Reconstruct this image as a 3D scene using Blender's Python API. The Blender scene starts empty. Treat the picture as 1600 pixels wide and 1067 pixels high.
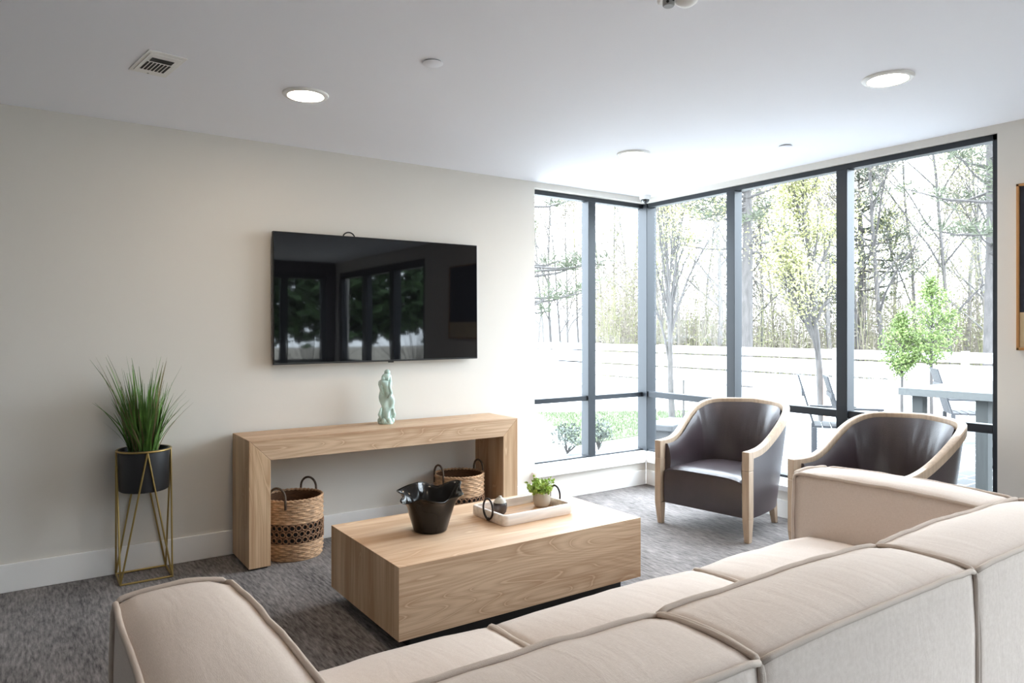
import bpy, math, random
from mathutils import Vector, Matrix, noise as mnoise

# ------------------------------------------------------------------ camera
S = bpy.context.scene
COL = S.collection
CAM_H = 1.48
cam = bpy.data.cameras.new('camera')
cam.sensor_width = 36.0
cam.lens = 1114.0 / 1600.0 * 36.0
cam.shift_y = -18.5 / 1600.0
cam.clip_start = 0.05
cam.clip_end = 400
cam_o = bpy.data.objects.new('camera', cam)
cam_o.location = (0, 0, CAM_H)
cam_o.rotation_euler = (math.radians(90), 0, math.radians(-34.6))
COL.objects.link(cam_o)
S.camera = cam_o

# ------------------------------------------------------------------ sky and exposure
SKY_STRENGTH = 4.1
LAMP_STRENGTH = 21.0
EXPOSURE = 2.12
w = bpy.data.worlds.new('overcast_sky')
S.world = w
w.use_nodes = True
bg = w.node_tree.nodes['Background']
bg.inputs['Color'].default_value = (0.80, 0.90, 1.0, 1)
bg.inputs['Strength'].default_value = SKY_STRENGTH
vs = S.view_settings
vs.view_transform = 'Standard'
vs.look = 'None'
vs.exposure = EXPOSURE
vs.gamma = 1.0
vs.use_curve_mapping = False
try:
    S.cycles.use_denoising = True
    S.cycles.max_bounces = 12
    S.cycles.diffuse_bounces = 8
    S.cycles.transparent_max_bounces = 24
    S.cycles.sample_clamp_indirect = 8.0
except Exception:
    pass


def portal(name, loc, rot, sx, sy):
    l = bpy.data.lights.new(name, 'AREA')
    l.shape = 'RECTANGLE'
    l.size = sx
    l.size_y = sy
    l.cycles.is_portal = True
    o = bpy.data.objects.new(name, l)
    o.location = loc
    o.rotation_euler = rot
    COL.objects.link(o)


R = math.radians
portal('window_portal', (4.31, 5.12, 1.5), (R(-90), 0, 0), 1.32, 2.4)
portal('window_portal', (5.14, 3.43, 1.5), (R(90), 0, R(90)), 3.0, 2.4)
portal('window_portal', (3.6, -3.55, 1.3), (R(90), 0, 0), 2.4, 2.4)
portal('window_portal', (5.14, -1.55, 1.3), (R(90), 0, R(90)), 3.4, 2.4)

# ------------------------------------------------------------------ helpers
PI = math.pi


def V(*a):
    return Vector(a)


class MB:
    """collects shapes into one mesh"""

    def __init__(self):
        self.v = []
        self.f = []
        self.m = []
        self.cur = 0

    def add(self, vs_, fs):
        b = len(self.v)
        self.v += [tuple(x) for x in vs_]
        for f in fs:
            self.f.append(tuple(b + i for i in f))
            self.m.append(self.cur)
        return self

    def hexa(self, p):
        # p: 4 bottom points (ccw from above), 4 top points
        return self.add(p, [(3, 2, 1, 0), (4, 5, 6, 7), (0, 1, 5, 4), (1, 2, 6, 5), (2, 3, 7, 6), (3, 0, 4, 7)])

    def box(self, x0, x1, y0, y1, z0, z1):
        return self.hexa([(x0, y0, z0), (x1, y0, z0), (x1, y1, z0), (x0, y1, z0),
                          (x0, y0, z1), (x1, y0, z1), (x1, y1, z1), (x0, y1, z1)])

    def prism(self, poly, axis, a, b):
        """poly: list of 2d points; axis: extrusion axis"""
        n = len(poly)

        def P(q, t):
            if axis == 'y':
                return (q[0], t, q[1])
            if axis == 'x':
                return (t, q[0], q[1])
            return (q[0], q[1], t)
        vs_ = [P(q, a) for q in poly] + [P(q, b) for q in poly]
        fs = [tuple(range(n)), tuple(range(2 * n - 1, n - 1, -1))]
        for i in range(n):
            j = (i + 1) % n
            fs.append((i, i + n, j + n, j))
        return self.add(vs_, fs)

    def tube(self, pts, rad, n=8, closed=False, cap=True):
        pts = [Vector(p) for p in pts]
        k = len(pts)
        if not hasattr(rad, '__len__'):
            rad = [rad] * k
        rings = []
        up = None
        for i in range(k):
            if closed:
                t = pts[(i + 1) % k] - pts[i - 1]
            else:
                t = pts[min(i + 1, k - 1)] - pts[max(i - 1, 0)]
            if t.length < 1e-9:
                t = Vector((0, 0, 1))
            t.normalize()
            if up is None:
                a = Vector((0, 0, 1)) if abs(t.z) < .9 else Vector((1, 0, 0))
                up = (a - t * a.dot(t)).normalized()
            else:
                up = up - t * up.dot(t)
                if up.length < 1e-6:
                    a = Vector((0, 0, 1)) if abs(t.z) < .9 else Vector((1, 0, 0))
                    up = a - t * a.dot(t)
                up.normalize()
            s = t.cross(up)
            rings.append([pts[i] + (up * math.cos(2 * PI * j / n) + s * math.sin(2 * PI * j / n)) * rad[i] for j in range(n)])
        vs_ = [p for r in rings for p in r]
        fs = []
        for i in range(k if closed else k - 1):
            a = i * n
            b = ((i + 1) % k) * n
            for j in range(n):
                j2 = (j + 1) % n
                fs.append((a + j, a + j2, b + j2, b + j))
        if cap and not closed:
            fs.append(tuple(range(n - 1, -1, -1)))
            fs.append(tuple((k - 1) * n + j for j in range(n)))
        return self.add(vs_, fs)

    def rod(self, a, b, r, n=8):
        return self.tube([a, b], r, n)

    def lathe(self, prof, n=32, c=(0, 0), rf=None, cap0=False, cap1=False):
        """prof: list of (r, z); rf(r, z, ang, i) -> (r, z)"""
        vs_ = []
        for i, (r, z) in enumerate(prof):
            for j in range(n):
                a = 2 * PI * j / n
                rr, zz = (r, z) if rf is None else rf(r, z, a, i)
                vs_.append((c[0] + rr * math.cos(a), c[1] + rr * math.sin(a), zz))
        fs = []
        k = len(prof)
        for i in range(k - 1):
            for j in range(n):
                j2 = (j + 1) % n
                fs.append((i * n + j, i * n + j2, (i + 1) * n + j2, (i + 1) * n + j))
        if cap0:
            fs.append(tuple(range(n - 1, -1, -1)))
        if cap1:
            fs.append(tuple((k - 1) * n + j for j in range(n)))
        return self.add(vs_, fs)

    def grid(self, fn, nu, nv, closed_u=False):
        vs_ = []
        for j in range(nv + 1):
            for i in range(nu if closed_u else nu + 1):
                vs_.append(fn(i / nu, j / nv))
        W = nu if closed_u else nu + 1
        fs = []
        for j in range(nv):
            for i in range(nu):
                i2 = (i + 1) % W if closed_u else i + 1
                fs.append((j * W + i, j * W + i2, (j + 1) * W + i2, (j + 1) * W + i))
        return self.add(vs_, fs)

    def leaf(self, p, d, side, L, Wd, bend=0.0):
        p = Vector(p)
        d = Vector(d).normalized()
        side = Vector(side)
        side = (side - d * side.dot(d))
        if side.length < 1e-6:
            side = d.orthogonal()
        side.normalize()
        nrm = d.cross(side)
        a = p
        m = p + d * (L * .5) + nrm * bend * L
        e = p + d * L
        return self.add([a, m + side * Wd * .5, e, m - side * Wd * .5], [(0, 1, 2, 3)])

    def build(self, name, mat=None, parent=None, smooth=False, bevel=0.0, seg=2, loc=None, fix=True):
        me = bpy.data.meshes.new(name)
        me.from_pydata(self.v, [], self.f)
        mats = mat if isinstance(mat, (list, tuple)) else [mat]
        for m_ in mats:
            if m_:
                me.materials.append(m_)
        if len(mats) > 1:
            me.polygons.foreach_set('material_index', self.m)
        if fix:
            import bmesh
            bm = bmesh.new()
            bm.from_mesh(me)
            bmesh.ops.recalc_face_normals(bm, faces=bm.faces)
            bm.to_mesh(me)
            bm.free()
        if smooth:
            me.polygons.foreach_set('use_smooth', [True] * len(me.polygons))
            if smooth == 'auto':
                try:
                    me.set_sharp_from_angle(angle=R(40))
                except Exception:
                    pass
        me.update()
        o = bpy.data.objects.new(name, me)
        COL.objects.link(o)
        if parent:
            o.parent = parent
        if loc:
            o.location = loc
        if bevel:
            b = o.modifiers.new('bevel', 'BEVEL')
            b.width = bevel
            b.segments = seg
            b.limit_method = 'ANGLE'
            b.angle_limit = R(40)
        return o


def tag(o, label, cat, group=None, kind=None):
    o['label'] = label
    o['category'] = cat
    if group:
        o['group'] = group
    if kind:
        o['kind'] = kind
    return o


def thing(name, label, cat, loc=(0, 0, 0), rz=0.0, group=None):
    o = bpy.data.objects.new(name, None)
    COL.objects.link(o)
    o.empty_display_size = .1
    o.location = loc
    o.rotation_euler = (0, 0, rz)
    return tag(o, label, cat, group)


def struct(o, label=None):
    o['kind'] = 'structure'
    if label:
        o['label'] = label
    return o


def dup(root, loc, rz=0.0, label=None, group=None, scale=None):
    r = root.copy()
    COL.objects.link(r)
    r.location = loc
    r.rotation_euler = (0, 0, rz)
    if scale:
        r.scale = scale
    if label:
        r['label'] = label
    if group:
        r['group'] = group
    for ch in list(root.children):
        c = ch.copy()
        COL.objects.link(c)
        c.parent = r
        for g in list(ch.children):
            d = g.copy()
            COL.objects.link(d)
            d.parent = c
    return r


def fw_at(px, D):
    """ground point seen at picture column px at depth D"""
    t = (px - 800) / 1114.0
    y = R(34.6)
    return ((math.sin(y) + math.cos(y) * t) * D, (math.cos(y) - math.sin(y) * t) * D)


# ------------------------------------------------------------------ materials
def srgb(r, g, b):
    def f(c):
        c /= 255.0
        return c / 12.92 if c <= .04045 else ((c + .055) / 1.055) ** 2.4
    return (f(r), f(g), f(b), 1)


def mat(name, col, rough=.6, metal=0.0, spec=.5, noise=None, bump=None, coat=0.0, sheen=0.0, alpha=None):
    """noise=(scale, amount, stretch): albedo variation; bump=(scale, strength, stretch)"""
    m = bpy.data.materials.new(name)
    m.use_nodes = True
    nt = m.node_tree
    b = nt.nodes['Principled BSDF']
    b.inputs['Base Color'].default_value = col
    b.inputs['Roughness'].default_value = rough
    b.inputs['Metallic'].default_value = metal
    b.inputs['Specular IOR Level'].default_value = spec
    b.inputs['Coat Weight'].default_value = coat
    b.inputs['Sheen Weight'].default_value = sheen

    def nz(scale, stretch, detail=4.0):
        tc = nt.nodes.new('ShaderNodeTexCoord')
        mp = nt.nodes.new('ShaderNodeMapping')
        mp.inputs['Scale'].default_value = stretch
        n = nt.nodes.new('ShaderNodeTexNoise')
        n.inputs['Scale'].default_value = scale
        n.inputs['Detail'].default_value = detail
        nt.links.new(tc.outputs['Object'], mp.inputs['Vector'])
        nt.links.new(mp.outputs['Vector'], n.inputs['Vector'])
        return n
    if noise:
        n = nz(noise[0], noise[2] if len(noise) > 2 else (1, 1, 1))
        r = nt.nodes.new('ShaderNodeValToRGB')
        a = noise[1]
        r.color_ramp.elements[0].position = .3
        r.color_ramp.elements[1].position = .7
        r.color_ramp.elements[0].color = (col[0] * (1 - a), col[1] * (1 - a), col[2] * (1 - a), 1)
        r.color_ramp.elements[1].color = (min(1, col[0] * (1 + a)), min(1, col[1] * (1 + a)), min(1, col[2] * (1 + a)), 1)
        nt.links.new(n.outputs['Fac'], r.inputs['Fac'])
        nt.links.new(r.outputs['Color'], b.inputs['Base Color'])
    if bump:
        n = nz(bump[0], bump[2] if len(bump) > 2 else (1, 1, 1))
        bp = nt.nodes.new('ShaderNodeBump')
        bp.inputs['Strength'].default_value = bump[1]
        bp.inputs['Distance'].default_value = .01
        nt.links.new(n.outputs['Fac'], bp.inputs['Height'])
        nt.links.new(bp.outputs['Normal'], b.inputs['Normal'])
    return m


def wood_mat(name, axis, light=(222, 194, 164), dark=(176, 136, 102), rings=13.0, off=(0, 0, 0), plank=0.0):
    """oak with cathedral grain running along the given axis"""
    m = bpy.data.materials.new(name)
    m.use_nodes = True
    nt = m.node_tree
    N = nt.nodes.new
    L = nt.links.new
    b = nt.nodes['Principled BSDF']
    b.inputs['Roughness'].default_value = .5
    b.inputs['Specular IOR Level'].default_value = .35
    tc = N('ShaderNodeTexCoord')
    mp = N('ShaderNodeMapping')
    mp.inputs['Location'].default_value = off
    st = [1.0, 1.0, 1.0]
    st['xyz'.index(axis)] = .16
    mp.inputs['Scale'].default_value = st
    L(tc.outputs['Object'], mp.inputs['Vector'])
    # contour rings of a slow noise give the cathedral figure
    n1 = N('ShaderNodeTexNoise')
    n1.inputs['Scale'].default_value = 4.2
    n1.inputs['Detail'].default_value = 1.5
    n1.inputs['Roughness'].default_value = .4
    L(mp.outputs['Vector'], n1.inputs['Vector'])
    mul = N('ShaderNodeMath')
    mul.operation = 'MULTIPLY'
    mul.inputs[1].default_value = rings * 2
    L(n1.outputs['Fac'], mul.inputs[0])
    fr = N('ShaderNodeMath')
    fr.operation = 'PINGPONG'
    fr.inputs[1].default_value = 1.0
    L(mul.outputs[0], fr.inputs[0])
    rr = N('ShaderNodeValToRGB')
    e = rr.color_ramp.elements
    e[0].position = 0.0
    e[0].color = (1.35, 1.35, 1.35, 1)
    e[1].position = .3
    e[1].color = (.75, .75, .75, 1)
    e1 = rr.color_ramp.elements.new(.10)
    e1.color = (.5, .5, .5, 1)
    e2 = rr.color_ramp.elements.new(.85)
    e2.color = (1, 1, 1, 1)
    L(fr.outputs[0], rr.inputs['Fac'])
    # fine fibre
    mp2 = N('ShaderNodeMapping')
    st2 = [60.0, 60.0, 60.0]
    st2['xyz'.index(axis)] = 1.6
    mp2.inputs['Scale'].default_value = st2
    L(tc.outputs['Object'], mp2.inputs['Vector'])
    n2 = N('ShaderNodeTexNoise')
    n2.inputs['Scale'].default_value = 1.6
    n2.inputs['Detail'].default_value = 3
    L(mp2.outputs['Vector'], n2.inputs['Vector'])
    # broad tone
    mp3 = N('ShaderNodeMapping')
    st3 = [7.0, 7.0, 7.0]
    st3['xyz'.index(axis)] = .5
    mp3.inputs['Scale'].default_value = st3
    L(tc.outputs['Object'], mp3.inputs['Vector'])
    n3 = N('ShaderNodeTexNoise')
    n3.inputs['Scale'].default_value = 1.0
    n3.inputs['Detail'].default_value = 2
    L(mp3.outputs['Vector'], n3.inputs['Vector'])
    mixf = N('ShaderNodeMath')
    mixf.operation = 'MULTIPLY_ADD'
    mixf.inputs[1].default_value = .55
    L(n2.outputs['Fac'], mixf.inputs[0])
    L(n3.outputs['Fac'], mixf.inputs[2])
    mr = N('ShaderNodeMapRange')
    mr.inputs['From Min'].default_value = .55
    mr.inputs['From Max'].default_value = 1.05
    L(mixf.outputs[0], mr.inputs['Value'])
    mm = N('ShaderNodeMath')
    mm.operation = 'MULTIPLY'
    L(mr.outputs[0], mm.inputs[0])
    L(rr.outputs['Color'], mm.inputs[1])
    cr = N('ShaderNodeValToRGB')
    cr.color_ramp.elements[0].color = srgb(*dark)
    cr.color_ramp.elements[1].color = srgb(*light)
    cr.color_ramp.elements[1].position = .75
    L(mm.outputs[0], cr.inputs['Fac'])
    # knots / cracks: rare dark streaks
    mp4 = N('ShaderNodeMapping')
    st4 = [9.0, 9.0, 9.0]
    st4['xyz'.index(axis)] = 1.1
    mp4.inputs['Scale'].default_value = st4
    mp4.inputs['Location'].default_value = (off[1], off[0], off[2])
    L(tc.outputs['Object'], mp4.inputs['Vector'])
    n4 = N('ShaderNodeTexNoise')
    n4.inputs['Scale'].default_value = 1.1
    n4.inputs['Detail'].default_value = 6
    L(mp4.outputs['Vector'], n4.inputs['Vector'])
    r4 = N('ShaderNodeValToRGB')
    r4.color_ramp.elements[0].position = .24
    r4.color_ramp.elements[0].color = (.55, .46, .4, 1)
    r4.color_ramp.elements[1].position = .34
    r4.color_ramp.elements[1].color = (1, 1, 1, 1)
    L(n4.outputs['Fac'], r4.inputs['Fac'])
    mx = N('ShaderNodeMix')
    mx.data_type = 'RGBA'
    mx.blend_type = 'MULTIPLY'
    mx.inputs['Factor'].default_value = 1.0
    L(cr.outputs['Color'], mx.inputs['A'])
    L(r4.outputs['Color'], mx.inputs['B'])
    L(mx.outputs['Result'], b.inputs['Base Color'])
    bp = N('ShaderNodeBump')
    bp.inputs['Strength'].default_value = .12
    bp.inputs['Distance'].default_value = .003
    L(mm.outputs[0], bp.inputs['Height'])
    L(bp.outputs['Normal'], b.inputs['Normal'])
    return m


def pane_mat():
    m = bpy.data.materials.new('clear_glass')
    m.use_nodes = True
    nt = m.node_tree
    nt.nodes.clear()
    o = nt.nodes.new('ShaderNodeOutputMaterial')
    mx = nt.nodes.new('ShaderNodeMixShader')
    t = nt.nodes.new('ShaderNodeBsdfTransparent')
    t.inputs['Color'].default_value = (.97, .985, .98, 1)
    g = nt.nodes.new('ShaderNodeBsdfGlossy')
    g.inputs['Roughness'].default_value = .0
    lw = nt.nodes.new('ShaderNodeLayerWeight')
    lw.inputs['Blend'].default_value = .5
    pw = nt.nodes.new('ShaderNodeMath')
    pw.operation = 'POWER'
    pw.inputs[1].default_value = 5
    f = nt.nodes.new('ShaderNodeMath')
    f.operation = 'MULTIPLY_ADD'
    f.inputs[1].default_value = .8
    f.inputs[2].default_value = .01
    nt.links.new(lw.outputs['Facing'], pw.inputs[0])
    nt.links.new(pw.outputs[0], f.inputs[0])
    nt.links.new(f.outputs[0], mx.inputs[0])
    nt.links.new(t.outputs[0], mx.inputs[1])
    nt.links.new(g.outputs[0], mx.inputs[2])
    nt.links.new(mx.outputs[0], o.inputs[0])
    return m


def emit_mat(name, col, st):
    m = bpy.data.materials.new(name)
    m.use_nodes = True
    nt = m.node_tree
    b = nt.nodes['Principled BSDF']
    b.inputs['Base Color'].default_value = (.9, .9, .9, 1)
    b.inputs['Emission Color'].default_value = col
    b.inputs['Emission Strength'].default_value = st
    return m


def carpet_mat():
    m = bpy.data.materials.new('carpet')
    m.use_nodes = True
    nt = m.node_tree
    N = nt.nodes.new
    L = nt.links.new
    b = nt.nodes['Principled BSDF']
    b.inputs['Roughness'].default_value = .95
    b.inputs['Sheen Weight'].default_value = .15
    b.inputs['Sheen Roughness'].default_value = .45
    b.inputs['Specular IOR Level'].default_value = .2
    tc = N('ShaderNodeTexCoord')
    mp = N('ShaderNodeMapping')
    mp.inputs['Scale'].default_value = (75, 11, 1)
    L(tc.outputs['Object'], mp.inputs['Vector'])
    n = N('ShaderNodeTexNoise')
    n.inputs['Scale'].default_value = 1.0
    n.inputs['Detail'].default_value = 5
    n.inputs['Roughness'].default_value = .65
    L(mp.outputs['Vector'], n.inputs['Vector'])
    mp2 = N('ShaderNodeMapping')
    mp2.inputs['Scale'].default_value = (6, 1.6, 1)
    L(tc.outputs['Object'], mp2.inputs['Vector'])
    n2 = N('ShaderNodeTexNoise')
    n2.inputs['Scale'].default_value = 1.0
    n2.inputs['Detail'].default_value = 3
    L(mp2.outputs['Vector'], n2.inputs['Vector'])
    ad = N('ShaderNodeMath')
    ad.operation = 'MULTIPLY_ADD'
    ad.inputs[1].default_value = .35
    L(n2.outputs['Fac'], ad.inputs[0])
    L(n.outputs['Fac'], ad.inputs[2])
    r = N('ShaderNodeValToRGB')
    r.color_ramp.elements[0].position = .48
    r.color_ramp.elements[0].color = srgb(56, 51, 50)
    r.color_ramp.elements[1].position = .86
    r.color_ramp.elements[1].color = srgb(142, 135, 132)
    L(ad.outputs[0], r.inputs['Fac'])
    L(r.outputs['Color'], b.inputs['Base Color'])
    bp = N('ShaderNodeBump')
    bp.inputs['Strength'].default_value = .4
    bp.inputs['Distance'].default_value = .004
    L(n.outputs['Fac'], bp.inputs['Height'])
    L(bp.outputs['Normal'], b.inputs['Normal'])
    return m


def linen_mat():
    m = bpy.data.materials.new('linen')
    m.use_nodes = True
    nt = m.node_tree
    N = nt.nodes.new
    L = nt.links.new
    b = nt.nodes['Principled BSDF']
    b.inputs['Roughness'].default_value = .9
    b.inputs['Specular IOR Level'].default_value = .2
    b.inputs['Sheen Weight'].default_value = .15
    tc = N('ShaderNodeTexCoord')
    fac = []
    for sc in ((620, 70, 620), (70, 620, 70)):
        mp = N('ShaderNodeMapping')
        mp.inputs['Scale'].default_value = sc
        L(tc.outputs['Object'], mp.inputs['Vector'])
        n = N('ShaderNodeTexNoise')
        n.inputs['Scale'].default_value = 1.0
        n.inputs['Detail'].default_value = 2
        L(mp.outputs['Vector'], n.inputs['Vector'])
        fac.append(n)
    ad = N('ShaderNodeMath')
    ad.operation = 'ADD'
    L(fac[0].outputs['Fac'], ad.inputs[0])
    L(fac[1].outputs['Fac'], ad.inputs[1])
    r = N('ShaderNodeValToRGB')
    r.color_ramp.elements[0].position = .3
    r.color_ramp.elements[1].position = 1.0
    r.color_ramp.elements[0].color = srgb(206, 191, 179)
    r.color_ramp.elements[1].color = srgb(228, 215, 205)
    hf = N('ShaderNodeMath')
    hf.operation = 'MULTIPLY'
    hf.inputs[1].default_value = .62
    L(ad.outputs[0], hf.inputs[0])
    L(hf.outputs[0], r.inputs['Fac'])
    L(r.outputs['Color'], b.inputs['Base Color'])
    # soft creases across the cloth
    mp = N('ShaderNodeMapping')
    mp.inputs['Scale'].default_value = (13, 3.0, 6)
    mp.inputs['Rotation'].default_value = (0, 0, .5)
    L(tc.outputs['Object'], mp.inputs['Vector'])
    n = N('ShaderNodeTexNoise')
    n.inputs['Scale'].default_value = 1.0
    n.inputs['Detail'].default_value = 3
    n.inputs['Distortion'].default_value = .6
    L(mp.outputs['Vector'], n.inputs['Vector'])
    bp = N('ShaderNodeBump')
    bp.inputs['Strength'].default_value = .2
    bp.inputs['Distance'].default_value = .02
    L(n.outputs['Fac'], bp.inputs['Height'])
    bp2 = N('ShaderNodeBump')
    bp2.inputs['Strength'].default_value = .25
    bp2.inputs['Distance'].default_value = .002
    L(ad.outputs[0], bp2.inputs['Height'])
    L(bp.outputs['Normal'], bp2.inputs['Normal'])
    L(bp2.outputs['Normal'], b.inputs['Normal'])
    return m


def paving_mat():
    m = bpy.data.materials.new('paving_stone')
    m.use_nodes = True
    nt = m.node_tree
    b = nt.nodes['Principled BSDF']
    b.inputs['Roughness'].default_value = .8
    tc = nt.nodes.new('ShaderNodeTexCoord')
    br = nt.nodes.new('ShaderNodeTexBrick')
    br.inputs['Scale'].default_value = 1.0
    br.inputs['Brick Width'].default_value = .36
    br.inputs['Row Height'].default_value = .19
    br.inputs['Mortar Size'].default_value = .012
    br.inputs['Color1'].default_value = (.085, .088, .092, 1)
    br.inputs['Color2'].default_value = (.06, .063, .067, 1)
    br.inputs['Mortar'].default_value = (.32, .32, .32, 1)
    nt.links.new(tc.outputs['Object'], br.inputs['Vector'])
    nt.links.new(br.outputs['Color'], b.inputs['Base Color'])
    return m


M_WALL = mat('wall_paint', srgb(221, 217, 210), .75, spec=.25, bump=(220, .04))
M_BOUNCECUT = mat('bounce_cut_charcoal', srgb(92, 90, 92), .8, spec=.2)  # invented dark tone for the unseen front wall, cuts bounced light in the room
M_CEIL = mat('ceiling_paint', srgb(244, 246, 252), .85, spec=.15)
M_TRIM = mat('white_trim_paint', srgb(242, 241, 239), .45, spec=.4)
M_CARPET = carpet_mat()
M_FRAME = mat('dark_anodised_metal', (.022, .027, .034, 1), .42, metal=.2, spec=.5)
M_GLASS = pane_mat()
M_OAKX = wood_mat('oak_along_length', 'x')
M_OAKX2 = wood_mat('oak_front_board', 'x', light=(214, 186, 156), dark=(164, 126, 94), rings=22.0, off=(3.1, .4, 1.7))
M_OAKY = wood_mat('oak_across', 'y', off=(1.3, 2.2, .5))
M_OAKZ = wood_mat('oak_upright', 'z', light=(214, 184, 150), dark=(170, 132, 98), off=(.7, 1.1, 0))
M_OAKTOP = wood_mat('oak_table_top', 'x', light=(232, 204, 174), dark=(198, 158, 122), rings=8.0, off=(5.1, 2.4, .7))
M_BLACKBASE = mat('black_plinth', (.012, .012, .012, 1), .6)
M_LINEN = linen_mat()
M_PIPE = mat('linen_piping', srgb(204, 190, 178), .9, spec=.2, bump=(400, .3))
M_LEATHER = mat('plum_brown_leather', (.042, .029, .033, 1), .30, spec=.85, noise=(6, .18), bump=(180, .12))
M_CHAIRWOOD = mat('limed_oak_frame', srgb(184, 162, 140), .45, noise=(3, .12, (20, 20, 2)), spec=.45)
M_GOLD = mat('brushed_brass', (.42, .30, .11, 1), .38, metal=.85)
M_POT = mat('matte_black_pot', (.018, .019, .022, 1), .5)
M_SOIL = mat('dark_soil', (.02, .015, .01, 1), .95, noise=(60, .5))
M_GRASS = mat('grass_blade_green', (.105, .215, .045, 1), .55, noise=(9, .55), spec=.35)
M_GRASS_D = mat('grass_blade_dry', (.17, .14, .06, 1), .6, noise=(9, .3))
M_SCREEN = mat('black_screen_glass', (.004, .004, .005, 1), 0.03, spec=.5, bump=(2.2, .035, (2.2, 1, .25)))
M_BEZEL = mat('black_plastic', (.008, .008, .009, 1), .35)
M_WICKER = mat('seagrass_wicker', srgb(188, 152, 118), .75, noise=(22, .42, (1, 1, 3)), bump=(120, .3))
M_WICKER_D = mat('dark_twisted_wicker', srgb(134, 100, 74), .75, noise=(40, .4), bump=(160, .4))
M_WICKER_IN = mat('wicker_lining', srgb(98, 66, 42), .85, noise=(30, .3, (1, 1, 4)))
M_HANDLE = mat('handle_rope', srgb(86, 70, 56), .7, noise=(60, .4))
M_BOWL = mat('black_glaze', (.012, .01, .009, 1), .16, spec=.32)
M_TRAY = mat('whitewashed_wood', srgb(234, 226, 218), .6, noise=(4, .14, (1, 12, 12)))
M_TRAYIN = mat('tray_bed_wood', srgb(200, 160, 122), .6, noise=(5, .15, (1, 12, 12)))
M_RING = mat('dark_iron_ring', (.03, .026, .026, 1), .4, metal=.6)
M_JAR = mat('brown_glaze', (.055, .042, .042, 1), .22, spec=.6)
M_JARTOP = mat('pale_stone_glaze', srgb(196, 190, 178), .3)
M_CLAYPOT = mat('beige_ceramic', srgb(196, 186, 170), .6)
M_SUCC = mat('bright_leaf_green', (.40, .56, .13, 1), .45, noise=(30, .45))
M_CELADON = mat('celadon_glaze', srgb(190, 217, 210), .22, spec=.6, noise=(14, .25), coat=.3)
M_WHITEPL = mat('white_plastic', srgb(238, 238, 236), .45)
M_GREYPL = mat('grey_plastic', srgb(150, 150, 150), .5)
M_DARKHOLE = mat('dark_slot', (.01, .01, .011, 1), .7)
M_DOME = mat('smoked_dome', (.02, .022, .025, 1), .06, spec=.7, coat=.6)
M_LENS = emit_mat('lamp_lens', (1.0, .80, .58, 1), LAMP_STRENGTH)
M_ARTDARK = mat('ink_blue_canvas', srgb(38, 44, 58), .7, noise=(5, .25))
M_ARTTAN = mat('tan_canvas', srgb(205, 186, 150), .7, noise=(6, .1))
M_ARTFRAME = mat('gilt_wood_frame', srgb(176, 128, 78), .4, metal=.2)
# outside
M_PAVE = paving_mat()
M_CONC = mat('pale_concrete', (.5, .5, .49, 1), .9, noise=(1.2, .06))
M_LAWN = mat('lawn_ground', (.055, .073, .03, 1), .9, noise=(5, .25))
M_LAWNB = mat('lawn_blade', (.062, .09, .035, 1), .8, noise=(8, .25))
M_EARTH = mat('leaf_litter_ground', (.30, .27, .22, 1), .95, noise=(.6, .25))
M_ROAD = mat('asphalt', (.33, .33, .34, 1), .9)
M_FENCE = mat('white_vinyl', (.78, .78, .77, 1), .5)
M_STONE = mat('grey_stone', (.05, .052, .055, 1), .85, noise=(7, .3))
M_BARK = mat('grey_bark', (.062, .057, .055, 1), .9, noise=(14, .3, (1, 1, .3)))
M_BARKP = mat('pale_bark', (.12, .112, .106, 1), .9, noise=(14, .25, (1, 1, .3)))
M_STAKE = mat('tan_stake_wood', srgb(205, 168, 142), .8)
M_BUD = mat('pale_yellow_bud', (.235, .235, .10, 1), .7, noise=(2, .2))
M_LIME = mat('lime_leaf', (.125, .18, .05, 1), .6, noise=(5, .3))
M_BUDG = mat('olive_bud', (.16, .16, .08, 1), .8, noise=(2, .2))
M_TANLEAF = mat('tan_twig', (.15, .13, .105, 1), .9, noise=(1.5, .25))
M_PINE = mat('pine_needle', (.06, .07, .043, 1), .8, noise=(2, .25))
M_SHRUB = mat('grey_green_leaf', (.07, .082, .07, 1), .7, noise=(8, .3))
M_DECK = mat('weathered_grey_board', (.085, .09, .09, 1), .75, noise=(3, .12, (1, 12, 12)))
M_DECKLEG = mat('grey_board_leg', (.028, .031, .031, 1), .75, noise=(3, .15, (12, 12, 1)))
M_PATIOCH = mat('charcoal_slats', (.03, .032, .037, 1), .6)
M_CARA = mat('silver_car_paint', (.36, .38, .41, 1), .25, metal=.4, coat=.5)
M_CARB = mat('dark_car_paint', (.06, .065, .075, 1), .25, metal=.3, coat=.5)
M_CARGL = mat('car_window', (.02, .022, .025, 1), .08)
M_TYRE = mat('tyre_rubber', (.015, .015, .015, 1), .85)
M_TAIL = mat('orange_red_light', (.7, .12, .03, 1), .3)
M_HOUSE = mat('pale_render', (.72, .72, .70, 1), .9)
M_ROOF = mat('grey_roof', (.34, .34, .35, 1), .85)
M_HEDGE = mat('evergreen_leaf', (.03, .065, .018, 1), .8, noise=(1.5, .35))

# ------------------------------------------------------------------ room shell
WY = 4.93      # face of the wall that carries the television
WX = 4.974     # face of the window wall on the right
CZ = 2.75
HEAD = 2.70
SILL = .26
KERB = .307
YB = -3.45     # wall behind the camera
XL = -4.6

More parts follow.
